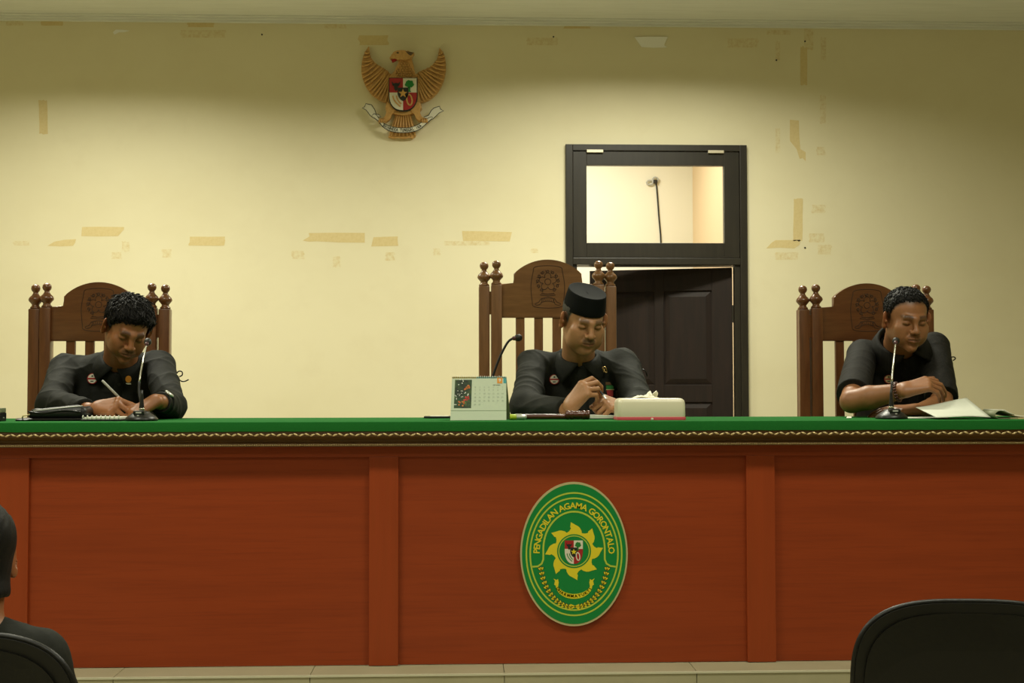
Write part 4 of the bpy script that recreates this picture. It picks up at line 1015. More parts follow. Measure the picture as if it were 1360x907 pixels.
def collar(H, nb, base, parent, m, r0=.068, drop=.072, gap=.12, tipa=.50, stand=.030):
    """two leaves folded over a stand around the neck"""
    nb = np.asarray(nb, float); axn = unit(H.W(0, .02, -.05)-nb)*.6+np.array((0, 0, .4)); axn = unit(axn)
    fr_ = unit(np.array((0, -1, 0))-axn*axn.dot((0, -1, 0))); sd = np.cross(fr_, axn)   # sd = +x-ish or -x
    q = MB()
    for s_ in (-1, 1):
        rows = []
        N = 22
        for i in range(N+1):
            t = i/N; a = gap+(math.pi-gap)*t
            dirv = fr_*math.cos(a)+sd*s_*math.sin(a)
            fl = (1-t)**3
            top = nb+axn*(stand*(.75+.25*t))+dirv*(r0*(1.0-.02*fl))
            mid_ = nb+axn*(stand*.55)+dirv*(r0+.008)
            al = a+tipa*fl; low = nb+axn*(stand-drop*(.60+.40*fl))+(fr_*math.cos(al)+sd*s_*math.sin(al))*(r0+.022+.030*fl)
            inn = nb+axn*(stand*(.75+.25*t)-.004)+dirv*(r0-.006)
            bot = nb+axn*(-.02)+dirv*(r0-.004)
            rows.append([tuple(bot), tuple(inn), tuple(top), tuple(mid_*.5+top*.5+dirv*.004), tuple(low)])
        q.sheet(rows)
    o = q.build('collar', m, parent, base=base, smooth=True)
    md = o.modifiers.new('thickness', 'SOLIDIFY'); md.thickness = .003; md.offset = 0
    return o
def disc_badge(parent, name, pos, nor, r_, base, cols=('e_white', 'red'), tiltup=(0, 0, 1), off=.008):
    nor = unit(unit(nor)+np.array((0, -1.0, .15))); fn = frame(pos+nor*off, nor, tiltup)
    circ = lambda rr, n=24: [(rr*math.cos(t), rr*math.sin(t)) for t in np.linspace(0, 2*math.pi, n+1)[:-1]]
    o = MB().prism(circ(r_), lambda u, v, w_: fn(u, v, w_), -.002, .002).build(name, M['red'], parent, base=base)
    q = MB()
    q.mi = 0; q.prism(circ(r_*.86), fn, .002, .0026)
    q.mi = 1; q.prism([(-r_*.95, -r_*.16), (r_*.95, -r_*.16), (r_*.95, r_*.14), (-r_*.95, r_*.14)], fn, .0026, .0031)
    q.mi = 2; q.prism([(-r_*.2, r_*.32), (r_*.2, r_*.32), (r_*.14, r_*.62), (-r_*.14, r_*.62)], fn, .0026, .0031); q.prism([(-r_*.34, -r_*.62), (r_*.2, -r_*.62), (r_*.3, -r_*.4), (-r_*.34, -r_*.4)], fn, .0026, .0031)
    me_o = q.build(name+'_print', [M[cols[0]], M[cols[1]], M['ink_dark']], parent, base=base)
    return o

TONE1, TONE2, TONE3, LIP = (.285, .114, .043), (.395, .198, .092), (.285, .122, .049), (.22, .080, .052)
HAIR1 = [.074, .073, .064, .046, .020, -.012, .004, .014, -.040, -.062, -.066]
HAIR2 = [.075, .072, .066, .050, .020, -.004, .012, .020, -.035, -.055, -.060]
HAIR3 = [.088, .087, .080, .066, .046, .010, .012, .020, -.035, -.055, -.060]
# ---- man writing at the left
H1 = Head(P(168, 438, 4.62), 27, 34, 9, .935, 1.0, .3, 1.08)
h1R, t1R = hand(P(126, 543, 4.36), (.86, -.42, .10), (-.25, -.62, .72), False, ((42, 62, 35), (55, 70, 40), (66, 78, 45), (72, 80, 45)), ((.75, .55, .3), (.85, .1, .5), (.8, -.2, .55)))
h1L, t1L = hand(P(209, 531, 4.36), (-.70, -.42, -.48), (-.30, -.45, .82), True, ((25, 30, 20), (28, 35, 20), (30, 35, 20), (35, 35, 20)), ((.7, .6, .3), (.9, .3, .3), (.9, .1, .3)))
m1, s1, b1 = add_person('person', 'man in black long sleeved shirt bent over writing with a pen, wearing wristwatch', H1, P(160, 484, 4.80), P(87, 490, 4.84), P(212, 485, 4.84), P(69, 538, 4.58), P(118, 545, 4.40), P(226, 539, 4.56), P(213, 534, 4.38),
    (P(150, 500, 4.95)[0], 4.93, .96), TONE1, LIP, h1R, h1L, M['shirt'], dict(line=HAIR1, browd=.75, stubble=.35, moustache=.55, mcol=(.04, .03, .02)), bulk=1.08, seed=3, arm_r=1.05,
    hair=(hair_ops(H1, HAIR1, .0145, .0008), M['hair1']), locks=(1100, .026, .0045, (.015, -.02), 4), sleeve=(.93, .90))
collar(H1, P(161, 481, 4.79), b1, s1, M['shirt'], drop=.056, tipa=.34)
# ---- man in the cap in the middle
H2 = Head(P(774, 427, 4.64), 15, 25, 2, .965, .975, .9, 1.12, flat=.098)
h2R, t2R = hand(P(756, 541, 4.38), (.62, -.25, .74), (-.50, -.62, .45), False, ((38, 55, 30), (48, 52, 30), (56, 55, 30), (62, 58, 30)), ((.85, .35, .5), (.75, .1, .75), (.5, 0, .85)))
h2L, t2L = hand(P(834, 545, 4.40), (-.78, -.35, .25), (-.15, -.60, .78), True, ((62, 80, 45), (66, 82, 45), (70, 82, 45), (74, 80, 45)), ((.8, .5, .3), (.9, .0, .5), (.8, -.3, .6)))
m2, s2, b2 = add_person('person', 'man in black cap and charcoal shirt looking down at open book behind tissue box', H2, P(768, 480, 4.80), P(708, 484, 4.84), P(828, 482, 4.84), P(698, 540, 4.60), P(752, 545, 4.42), P(850, 541, 4.60), P(836, 546, 4.42),
    (P(768, 500, 4.95)[0], 4.93, .96), TONE2, LIP, h2R, h2L, M['shirt2'], dict(line=HAIR2, browd=.7, hcol=(.05, .047, .04), stubble=.25, moustache=.75, mcol=(.07, .06, .045), brow=(.04, .03, .02)), bulk=1.10, seed=8, arm_r=1.08,
    hair=(hair_ops(H2, HAIR2, .006, .0006), M['hair2']), sleeve=(.97, .97))
collar(H2, P(768, 478, 4.79), b2, s2, M['shirt2'], r0=.070)
# ---- man at the right
H3 = Head(P(1203, 426.5, 4.60), 3, 16, 1, .955, .97, .15, .95)
h3R, t3R = hand(P(1199, 519, 4.34), (.93, -.16, .26), (-.12, -.50, .86), False, ((30, 40, 20), (34, 38, 20), (38, 38, 20), (40, 36, 20)), ((.85, .5, .1), (.95, .25, .1), (.98, .0, .15)))
h3L, t3L = hand(P(1218, 545, 4.47), (-.9, -.25, .0), (0, -.2, .95), True, ((12, 15, 10), (12, 15, 10), (14, 15, 10), (16, 15, 10)), ((.8, .6, .2), (.9, .3, .1), (.95, .1, .1)))
m3, s3, b3 = add_person('person', 'man in black short sleeved suit jacket resting crossed bare forearms on the bench', H3, P(1195, 463, 4.78), P(1145, 470, 4.84), P(1241, 460, 4.84), P(1131, 533, 4.46), P(1199, 519, 4.36), P(1252, 541, 4.58), P(1222, 545, 4.48),
    (P(1190, 500, 4.95)[0], 4.93, .96), TONE3, LIP, h3R, h3L, M['suit'], dict(line=HAIR3, fade=.013, stubble=.15, moustache=.18, mcol=(.05, .035, .025), browd=.8), bulk=1.02, seed=12, upper_cut=.86, fold=.0022, arm_r=1.0, shoulder_r=.056,
    hair=(hair_ops(H3, HAIR3, .0075, .0006), M['hair1']), locks=(900, .014, .0022, (0, -.01), 5))
# lapelled collar of the suit
collar(H3, P(1195, 458, 4.765), b3, s3, M['suit'], r0=.080, drop=.066, gap=.24, tipa=.42, stand=.036)
# ---- someone seated in the hall, from behind
H4 = Head(P(-42, 752, 2.50), 222, 10, 0, 1.0, 1.0, 0, 1)
X4 = P(-40, 800, 2.4)[0]
h4a, _ = hand((X4+.14, 2.78, .62), (.0, 1, -.2), (0, 0, 1), False, ((10, 20, 10),)*4, ((.7, .6, .2), (.9, .3, .2), (.9, .2, .2)))
h4b, _ = hand((X4-.14, 2.78, .62), (.0, 1, -.2), (0, 0, 1), True, ((10, 20, 10),)*4, ((.7, .6, .2), (.9, .3, .2), (.9, .2, .2)))
# the figure in the hall faces the bench: its own builder, turned half round
def hall_person():
    base = np.array((X4, 2.45, 0.0)); hip = np.array((X4, 2.44, .52)); nb = np.array((H4.O[0], 2.44, H4.O[2]-.135))
    skin = [('+', H4.field, 0), ('+', cone(H4.W(0, .028, -.045), nb, .054, .060), .03), ('+', cone(nb, hip, .08, .11), .05)]
    so = [('+', ellq((X4, 2.46, .70), (.125, .095, .16)), 0), ('+', ellq((X4, 2.46, .58), (.145, .12, .15)), .06), ('+', cone(nb+(0, 0, -.03), nb+(0, 0, -.008), .066, .060), .03), ('-', cone(nb+(0, .02, .0), H4.W(0, 0, -.08), .055, .055), .01)]
    to = [('+', ellq(hip+(0, 0, -.02), (.17, .13, .11)), 0)]
    for s_, hd in ((1, h4a), (-1, h4b)):
        Sh = np.array((X4+s_*.112, 2.45, nb[2]-.030)); E = Sh+(s_*.05, .10, -.23); Wr = np.array((X4+s_*.14, 2.78, .62))
        skin += [('+', cone(nb, Sh, .05, .045), .03), ('+', cone(Sh, E, .042, .038), .02), ('+', cone(E, Wr, .038, .027), .02)]+[('+', q[1], q[2] if i else .016) for i, q in enumerate(hd)]
        so += [('+', cone(nb+(0, 0, -.03), Sh, .050, .046), .05), ('+', cone(Sh, E, .046, .044), .03), ('+', cone(E, Wr, .05, .038, .95), .03)]
        kn = hip+(s_*.11, .40, .0); an = np.array((kn[0], kn[1]+.03, .09))
        skin += [('+', cone(hip+(s_*.08, 0, -.02), kn, .065, .05), .03), ('+', cone(kn, an, .05, .036), .02)]
        to += [('+', cone(hip+(s_*.085, 0, -.02), kn, .085, .066), .05), ('+', cone(kn, an-(0, 0, .02), .066, .06), .03)]
    lo, hi = base+(-.34, -.22, .05), np.array((X4+.34, 3.05, H4.O[2]+.16))
    Vv, F = mesh_field(skin, lo, hi, .003)
    o = np_mesh('person', Vv, F, M['skin'], None, base, skin_colour(H4, Vv, TONE1, LIP)); o.location = base
    tag(o, 'seated onlooker with short dark hair seen from behind, cut off by photo edge', 'person')
    V2, F2_ = mesh_field(so, lo, hi, .0045, post=folds(.003, 5)); np_mesh('shirt', V2, F2_, M['shirt2'], o, base)
    V2, F2_ = mesh_field(to, lo, hi, .009); np_mesh('trousers', V2, F2_, M['trousers'], o, base)
    V2, F2_ = mesh_field(hair_ops(H4, [.080, .078, .07, .05, .02, -.01, .0, .01, -.04, -.066, -.070], .009, .001), H4.O-.17, H4.O+.17, .003); np_mesh('hair', V2, F2_, M['hair1'], o, base)
    for s_ in (-1, 1): MB().lathe([(.030, 0), (.048, .004), (.050, .03), (.046, .06), (.036, .085), (.01, .09)], 12, Matrix.Translation((X4+s_*.11, 2.92, .001)), .9, 2.3).build('shoe', M['leather'], o, base=base, smooth=True)
hall_person()

# ------------------------------------------------------------------ worn things
def person_extras():
    # cap: oval crown with a creased flat top
    R4 = Matrix.Translation(H2.O) @ Matrix(H2.Rm.tolist()).to_4x4()
    def ring(a, c_, z, tilt, n=40, yo=.010): return [R4 @ Vector((a*math.cos(t), yo+c_*math.sin(t), z+tilt*math.sin(t))) for t in np.linspace(0, 2*math.pi, n+1)]
    cp = MB(); cp.sheet([ring(.070, .090, .052, -.004), ring(.0735, .096, .044, -.004), ring(.0745, .097, .046, -.004), ring(.0735, .0955, .066, -.002), ring(.0675, .0885, .111, .0), ring(.0665, .0870, .1155, .0), ring(.0645, .0845, .1160, 0), ring(.060, .080, .1145, 0), ring(.040, .058, .1115, 0), ring(.012, .03, .1085, 0), ring(.001, .012, .108, 0)])
    cp.build('cap', M['velvet'], m2, base=b2, smooth=True)
    pos, n = pinned(s1, 124, 503, 4.6, b1); disc_badge(s1, 'badge', pos, n, .0195, b1)
    pos, n = pinned(s2, 736.5, 504, 4.6, b2); disc_badge(s2, 'badge', pos, n, .0185, b2)
    pos, n = pinned(s3, 1178, 505, 4.6, b3); n = np.array((-.25, -1.0, .1)); disc_badge(s3, 'badge', pos, n, .0165, b3, ('tape', 'red'), off=.032)
    # gold pins
    pos, n = pinned(s1, 170.5, 503, 4.6, b1); n = unit(unit(n)+np.array((0, -1., 0))); fn = frame(pos+n*.024, n)
    q = MB(); q.prism([(.0105*math.cos(t), .003+.0125*math.sin(t)) for t in np.linspace(0, 6.28, 15)[:-1]], fn, -.002, .003); q.mi = 1; q.prism([(-.0095, -.016), (.0095, -.016), (.0085, -.0115), (-.0085, -.0115)], fn, -.002, .003); q.build('pin', [M['orange'], M['e_white']], s1, base=b1)
    pos, n = pinned(s2, 801.5, 491, 4.6, b2); n = unit(unit(n)+np.array((0, -1., 0))); fn = frame(pos+n*.012, n)
    q = MB(); q.tube([fn(*a, .002) for a in [(-.010, -.010), (-.011, .0), (-.006, .010), (.002, .012), (.007, .004), (.010, -.007)]], .0022, 6); q.tube([fn(*a, .003) for a in [(-.007, -.003), (-.003, .004), (.001, .001), (-.002, -.006), (-.008, -.012)]], .003, 6); q.tube([fn(*a, .003) for a in [(.000, -.006), (.006, -.010), (.011, -.008)]], .003, 6)
    q.build('pin', M['gold'], s2, base=b2, smooth=True)
    # coloured pocket patch of the middle man
    pos, n = pinned(s2, 810, 515, 4.6, b2); fn = frame(pos+unit(n)*.002, n)
    q = MB(); q.prism([(-.016, .021), (.016, .021), (.016, .011), (-.016, .011)], fn, -.003, .002); q.mi = 1; q.prism([(-.014, .009), (.014, .009), (.013, -.006), (-.013, -.006)], fn, -.003, .002)
    q.mi = 2; q.prism([(-.016, -.006), (.016, -.006), (.016, -.0085), (-.016, -.0085)], fn, -.003, .0025); q.mi = 3; q.prism([(-.012, -.0085), (.012, -.0085), (.012, -.032), (-.012, -.032)], fn, -.003, .002)
    q.build('pocket_patch', [M['gilt_dark'], M['e_green_l'], M['tape'], M['red']], s2, base=b2)
    # button plackets and buttons
    for s_, b_, (x0, y0, x1, y1), m in ((s1, b1, (160, 500, 152, 540), 'shirt'), (s2, b2, (773, 490, 775, 545), 'shirt2'), (s3, b3, (1203, 478, 1205, 520), 'suit')):
        q = MB(); rows = []
        for i in range(9):
            t = i/8; pos, n = pinned(s_, x0+(x1-x0)*t, y0+(y1-y0)*t, 4.6, b_); fn = frame(pos, n); rows.append([fn(-.016, 0, .0), fn(-.015, 0, .004), fn(.015, 0, .004), fn(.016, 0, 0)])
        q.sheet(rows); q.build('placket', M[m], s_, base=b_, smooth=True)
        for t in (.25, .7):
            pos, n = pinned(s_, x0+(x1-x0)*t, y0+(y1-y0)*t, 4.6, b_); fn = frame(pos+unit(n)*.004, n)
            MB().prism([(.0055*math.cos(a), .0055*math.sin(a)) for a in np.linspace(0, 6.28, 11)[:-1]], fn, 0, .002).build('button', M['plastic'], s_, base=b_)
    # strap loops at the left upper arms
    bpy.context.view_layer.update()
    for s_, b_, anchor, loops in ((s1, b1, P(232, 496, 4.78), [[(0, 0, 0), (.008, -.004, .008), (.020, -.006, .006), (.021, -.004, -.006), (.010, 0, -.012)], [(.004, 0, -.018), (.018, -.004, -.029), (.032, -.006, -.029), (.045, -.008, -.023)]]),
                                  (s2, b2, P(850, 494, 4.78), [[(-.006, -.002, .004), (.004, -.008, .008), (.014, -.008, -.004), (.018, -.004, -.018)]]), (s3, b3, P(1262, 476, 4.78), [[(-.004, 0, .004), (.008, -.002, .006), (.015, -.002, .0), (.006, 0, -.008)]])):
        ok, loc, nor, _ = s_.closest_point_on_mesh(Vector(anchor-np.array(b_))); an = np.array(loc)+b_
        q = MB()
        for pl in loops: q.tube([tuple(an+np.array(p_)) for p_ in spline(pl, 4)], .0024, 6)
        q.build('strap_loop', M['leather'], s_, base=b_, smooth=True)
    # wristwatch and bracelet
    def band(a, c_, r_, wd, m, nm, parent, base, face=None):
        a = np.asarray(a); d_ = unit(np.asarray(c_)-a); Mx = Matrix.Translation(a) @ Vector((0, 0, 1)).rotation_difference(Vector(d_)).to_matrix().to_4x4()
        o = MB().lathe([(r_-.003, -wd/2), (r_, -wd/2), (r_+.0012, 0), (r_, wd/2), (r_-.003, wd/2)], 24, Mx).build(nm, m, parent, base=base, smooth=True)
        return Mx, o
    a, c_ = P(213, 534, 4.38), P(232, 540, 4.56)
    Mx, o = band(a+(c_-a)*.10, c_, .0365, .024, M['plastic'], 'wristwatch', m1, b1)
    fd = unit(np.array((.35, -.75, .55))); d_ = unit(c_-a); fd = unit(fd-d_*fd.dot(d_)); pc = a+(c_-a)*.10+fd*.036
    Mf = Matrix.Translation(pc) @ Vector((0, 0, 1)).rotation_difference(Vector(fd)).to_matrix().to_4x4()
    MB().lathe([(.001, 0), (.017, 0), (.0175, .004), (.015, .007), (.001, .0072)], 20, Mf).build('watch_case', M['silver'], o, base=b1, smooth=True)
    a, c_ = P(1199, 519, 4.36), P(1131, 533, 4.46); q = MB(); d_ = unit(c_-a); u = unit(np.cross(d_, (0, 0, 1))); v = np.cross(d_, u)
    for off in (.09, .12):
        for k in range(20):
            t = k*math.pi/10; ctr = a+(c_-a)*off+(u*math.cos(t)+v*math.sin(t))*.0315
            q.add([tuple(ctr+np.array(w_)*.0052) for w_ in oc], of)
    q.build('bead_bracelet', M['gavel'], m3, base=b3, smooth=True)
person_extras()

# ------------------------------------------------------------------ things on the bench
def tab(px, Y): return P(px, 556, Y)[0]
def gooseneck(label, bx, Y, pts, hd, chrome_from, sc=1.0):
    x = tab(bx, Y); base = np.array((x, Y, TZ)); t = empty('microphone', base, label=label, cat='microphone', group='gooseneck microphones on the bench')
    MB().lathe([(.048, 0), (.052, .002), (.052, .006), (.047, .013), (.034, .022), (.026, .028), (.024, .031), (.002, .032)], 28, None, 1.0, 1.15).build('base', M['plastic'], t, smooth=True)
    MB().box((-.018, -.040, .020), (.018, .0, .034), .004).build('switch_block', M['plastic'], t)
    q = MB(); q.box((-.009, -.0412, .025), (.009, -.0395, .030)); q.box((-.003, -.0480, .012), (.003, -.0445, .020)); q.build('switch_mark', M['grey'], t)
    MB().lathe([(.009, .028), (.0085, .045), (.0065, .06), (.005, .085), (.0035, .10)], 12).build('boot', M['plastic'], t, smooth=True)
    MB().lathe([(.0085, .034), (.009, .036), (.009, .040), (.0085, .042)], 12).build('boot_ring', M['chrome'], t, smooth=True)
    w_ = [np.array(P(a, c_, y))-base for a, c_, y in pts]; w_ = [np.array((0, 0, .05))]+w_
    pp = spline(w_, 6); k = int(len(pp)*chrome_from)
    MB().tube(pp[:k+1], .0042, 8).build('gooseneck_sleeve', M['plastic_soft'], t, smooth=True)
    MB().tube(pp[k:], .0030, 8).build('gooseneck', M['chrome'] if chrome_from < .9 else M['plastic_soft'], t, smooth=True)
    h = np.array(P(*hd))-base; d_ = unit(h-np.array(pp[-1])+np.array((0, .004, .0)))
    Mh = Matrix.Translation(np.array(pp[-1])) @ Vector((0, 0, 1)).rotation_difference(Vector(d_)).to_matrix().to_4x4()
    MB().lathe([(.003, -.004), (.006, .0), (.0075, .004), (.0075, .010), (.006, .012)], 12, Mh).build('capsule_ring', M['foam'], t, smooth=True)
    MB().lathe([(.006, .008), (.0105, .012), (.0125, .019), (.0125, .026), (.0095, .033), (.003, .036)], 16, Mh).build('windscreen', M['plastic_soft'], t, smooth=True)
gooseneck('gooseneck microphone standing in front of the bareheaded man writing at left', 188, 4.22, [(184.5, 520, 4.24), (186, 500, 4.26), (190, 478, 4.28), (194.5, 458, 4.31)], (199, 447, 4.36), .42)
gooseneck('gooseneck microphone standing in front of the short sleeved man', 1184, 4.22, [(1184, 520, 4.24), (1185, 500, 4.26), (1187, 478, 4.28), (1189.5, 456, 4.31)], (1191.5, 447, 4.36), .42)
gooseneck('gooseneck microphone rising behind the desk calendar', 646, 4.46, [(651, 515, 4.46), (655.5, 497, 4.46), (664, 474, 4.46), (674, 455, 4.46), (681, 449.5, 4.46)], (692, 448, 4.47), .97)

# desk calendar
YK = 4.20
kx0, kx1 = tab(598, YK), tab(672.5, YK)
kb = np.array(((kx0+kx1)/2, YK+.05, TZ)); kal = empty('desk_calendar', kb, label='white tent shaped desk calendar with flower picture and month page', cat='calendar')
kw = kx1-kx0; kh = .142; lean = .048; kr = R(4)
Kx = np.array((math.cos(kr), -math.sin(kr)*-1, 0))
def kf(u, v, w_):        # u 0..1 across, v 0..1 up the front face, w out of it
    nrm = unit(np.array((0, -kh, lean))); a = np.array((kx0+u*kw+.010*v*(1-u)*0+(.006-.004*u)*v, YK+lean*v-.012*(1-u), TZ+kh*v)); return tuple(a+nrm*w_)
def kbk(u, v, w_): a = np.array((kx0+u*kw+.018*(1-v)+(.006-.004*u)*v, YK+.112-(.112-lean)*v-.012*(1-u), TZ+kh*v)); return tuple(a+np.array((0, 1, .4))*w_)
sq = lambda a, c_, d_, e: [(a, c_), (d_, c_), (d_, e), (a, e)]
MB().prism(sq(0, 0, 1, 1), kf, -.003, -.0005).build('front_board', M['card'], kal, base=kb)
MB().prism(sq(0, 0, 1, 1), kbk, -.003, 0).build('back_board', M['card_back'], kal, base=kb)
pg = MB().prism(sq(.005, .22, .995, .985), kf, -.0005, .0008).build('month_page', M['card'], kal, base=kb)
MB().prism(sq(.055, .275, .365, .93), kf, .0008, .0012).build('flower_picture', M['photo_g'], pg, base=kb)
q = MB(); rr = random.Random(4)
def petals(mb, cu, cv, n_, r0, spread, h=.0014):
    for i in range(n_):
        u, v = cu+rr.uniform(-spread, spread), cv+rr.uniform(-spread, spread)*1.1; a0 = rr.uniform(0, 6)
        mb.prism([(u+r0*rr.uniform(.7, 1.1)*math.cos(a0+t), v+r0*1.2*rr.uniform(.7, 1.1)*math.sin(a0+t)) for t in np.linspace(0, 6.28, 8)[:-1]], kf, .0012, h)
petals(q, .27, .755, 8, .022, .05); petals(q, .19, .385, 8, .018, .05); q.build('orange_flower', M['photo_o'], pg, base=kb)
q = MB(); petals(q, .285, .50, 8, .018, .035); petals(q, .26, .44, 5, .014, .03); q.build('red_flower', M['photo_r'], pg, base=kb)
q = MB(); petals(q, .17, .60, 9, .010, .07); petals(q, .10, .52, 5, .010, .05); petals(q, .28, .60, 3, .014, .03); petals(q, .16, .88, 6, .012, .06); petals(q, .08, .37, 3, .01, .02); q.build('white_flower', M['photo_w'], pg, base=kb)
MB().prism(sq(.0, .965, .45, 1.0), kf, .0008, .0012).build('top_stripe', M['yellow'], pg, base=kb)
MB().prism(sq(.45, .965, 1.0, 1.0), kf, .0008, .0012).build('top_stripe', M['teal'], pg, base=kb)
MB().prism(sq(.945, .85, .998, .97), kf, .0008, .0012).build('teal_corner', M['teal'], pg, base=kb)
MB().prism(sq(.83, .845, .925, .985), kf, .0012, .0016).build('month_box', M['orange'], pg, base=kb)
kt = lambda asp: (lambda u, v, w_: kf(u, v, .0019))
def ktext(mb, txt, u, v, size, bold=0):
    V, F = text_geo(txt, 1.0, bold); mb.add([kf(u+x*size/kw, v+y*size/.15, .0018) for x, y, z in V], F)
q = MB(); ktext(q, '9', .878, .912, .015, .04); q.build('month_number', M['white'], pg, base=kb)
q = MB(); ktext(q, 'SEPTEMBER', .82, .805, .0050); q.build('month_name', M['ink_dark'], pg, base=kb)
q = MB()
for k in range(7): ktext(q, 'MSSRKJS'[k], .43+k*.083, .755, .0060)
day = 1
for r_ in range(5):
    for k in range(7):
        if day <= 30: ktext(q, str(day), .43+k*.083, .69-r_*.083, .0070); day += 1
q.build('day_numbers', M['ink'], pg, base=kb)
q = MB()
for k in range(26):
    u = .02+.96*k/25; c_ = np.array(kf(u, 1.0, 0))
    q.tube([c_+np.array((0, .005*math.cos(t)+.001, .005*math.sin(t)-.002)) for t in np.linspace(0, 6.28, 9)[:-1]], .0008, 4, closed=True)
o = q.build('wire_binding', M['silver'], kal, base=kb, smooth=True); o['kind'] = 'stuff'

# flat dark tray left of the calendar
x0, x1 = tab(564, 4.45), tab(600, 4.45); p = np.array(((x0+x1)/2, 4.48, TZ)); t = empty('phone', p, label='flat dark phone lying on green cloth left of calendar', cat='phone')
MB().box((-.05, -.035, 0), (.05, .035, .0075), .003).build('body', M['plastic'], t); MB().box((-.028, -.030, .0075), (.036, .030, .0082)).build('screen', M['white'], t)
# marker pen
x0, x1 = tab(677, 4.22), tab(699, 4.22); p = np.array((x0, 4.22, TZ)); Mx = Matrix.Rotation(R(90), 4, 'Y') @ Matrix.Identity(4)
t = empty('marker', p+(0, 0, .0095), label='lime and silver marker pen lying between calendar and gavel', cat='marker')
MB().lathe([(.006, 0), (.009, .001), (.0095, .004), (.0095, .020), (.0085, .022)], 14, Mx).build('cap', M['lime'], t, smooth=True)
MB().lathe([(.008, .022), (.0088, .024), (.0088, .048), (.007, .052), (.004, .056)], 14, Mx).build('barrel', M['silver'], t, smooth=True)
MB().box((.018, -.003, .008), (.040, .003, .0105), .001).build('clip', M['white'], t)
# gavel
x0, xm, x1 = tab(691, 4.24), tab(751, 4.24), tab(783.5, 4.24)
p = np.array((xm, 4.24, TZ)); t = empty('gavel', p, label='glossy dark wooden gavel with ringed head lying before open book', cat='gavel')
r0 = .0155; hl = x1-xm; pr = [(.004, 0), (r0*.86, .001), (r0*.98, .004), (r0, .010), (r0*.86, .013), (r0*.86, .015), (r0*1.0, .018), (r0*1.0, .024), (r0*.84, .027), (r0*.84, .030), (r0*.90, .034), (r0*.90, hl-.034), (r0*.84, hl-.030), (r0*.84, hl-.027), (r0, hl-.024), (r0, hl-.018), (r0*.86, hl-.015), (r0*.86, hl-.013), (r0, hl-.010), (r0*.98, hl-.004), (r0*.86, hl-.001), (.004, hl)]
MB().lathe(pr, 24, Matrix.Translation((0, 0, r0)) @ Matrix.Rotation(R(90), 4, 'Y')).build('head', M['gavel'], t, auto=50)
MB().lathe([(.002, 0), (.0085, .001), (.0095, .006), (.0088, .012), (.0092, (xm-x0)*.5), (.0085, xm-x0-.004), (.0075, xm-x0+.004)], 14, Matrix.Translation((-(xm-x0), 0, .0102)) @ Matrix.Rotation(R(90), 4, 'Y')).build('handle', M['gavel'], t, smooth=True)
# open book
x0, x1, xm = tab(728, 4.36), tab(826, 4.36), tab(770, 4.36); p = np.array((xm, 4.36, TZ)); t = empty('open_book', p, label='open book with white pages lying under the hands of the capped man', cat='book')
MB().box((x0-xm-.003, -.075, 0), (x1-xm+.003, .075, .003), .001).build('cover', M['plastic'], t)
for s_, w_ in ((-1, xm-x0), (1, x1-xm)):
    rows = []
    for i in range(13):
        u = i/12; z = .003+.012*math.sin(min(u*3.2, 1.6))*(1-u*.55)+.001; rows.append([(s_*u*w_, -.073, .003), (s_*u*w_, -.073, z), (s_*u*w_, .073, z), (s_*u*w_, .073, .003)])
    MB().sheet(rows).build('pages', M['paper'], t)
# tissue box
x0, x1 = tab(817.5, 4.20), tab(907.5, 4.20); yb0, yb1 = 4.14, 4.265; p = np.array(((x0+x1)/2, (yb0+yb1)/2, TZ)); t = empty('tissue_box', p, label='milky plastic tissue box with pink base in front of the capped man', cat='tissue box')
hx_, hy_ = (x1-x0)/2, (yb1-yb0)/2
def rrect(a, c_, r_, n_=6):
    o = []
    for cx, cy, t0 in ((a-r_, c_-r_, 0), (-a+r_, c_-r_, 90), (-a+r_, -c_+r_, 180), (a-r_, -c_+r_, 270)):
        for k in range(n_+1): q_ = R(t0+90*k/n_); o.append((cx+r_*math.cos(q_), cy+r_*math.sin(q_)))
    return o
def loft(mb, secs):
    n_ = len(secs[0][0]); V = []; F = []
    for ol, z in secs: V += [(a, c_, z) for a, c_ in ol]
    for i in range(len(secs)-1):
        for k in range(n_): F.append((i*n_+k, i*n_+(k+1) % n_, (i+1)*n_+(k+1) % n_, (i+1)*n_+k))
    F += [tuple(range(n_))[::-1], tuple(range((len(secs)-1)*n_, len(secs)*n_))]
    mb.add(V, F); return mb
loft(MB(), [(rrect(hx_, hy_, .015), 0), (rrect(hx_+.001, hy_+.001, .015), .004), (rrect(hx_, hy_, .015), .010)]).build('base', M['pink'], t, auto=40)
loft(MB(), [(rrect(hx_-.002, hy_-.002, .015), .0095), (rrect(hx_-.001, hy_-.001, .015), .014), (rrect(hx_-.002, hy_-.002, .015), .056), (rrect(hx_-.004, hy_-.004, .016), .064), (rrect(hx_-.010, hy_-.010, .014), .0695), (rrect(hx_-.018, hy_-.018, .012), .071)]).build('lid', M['box'], t, auto=60)
MB().box((-.004, -hy_-.003, .001), (.004, -hy_, .007), .001).build('latch', M['tissue'], t)
q = MB(); rows = []
for i in range(9):
    row = []
    for k in range(9):
        u, v = i/8-.5, k/8-.5
        row.append((u*.085+.006*math.sin(k*1.7)-.010, v*.05, .0705+.016*math.exp(-((u-.12)*5)**2-(v*3)**2)*(1+.6*math.sin(i*2.1+k))+.005*math.exp(-((u+.25)*6)**2)*(1+math.sin(k*2))))
    rows.append(row)
o = MB().sheet(rows).build('tissue', M['tissue'], t, smooth=True); o.modifiers.new('t', 'SOLIDIFY').thickness = .001
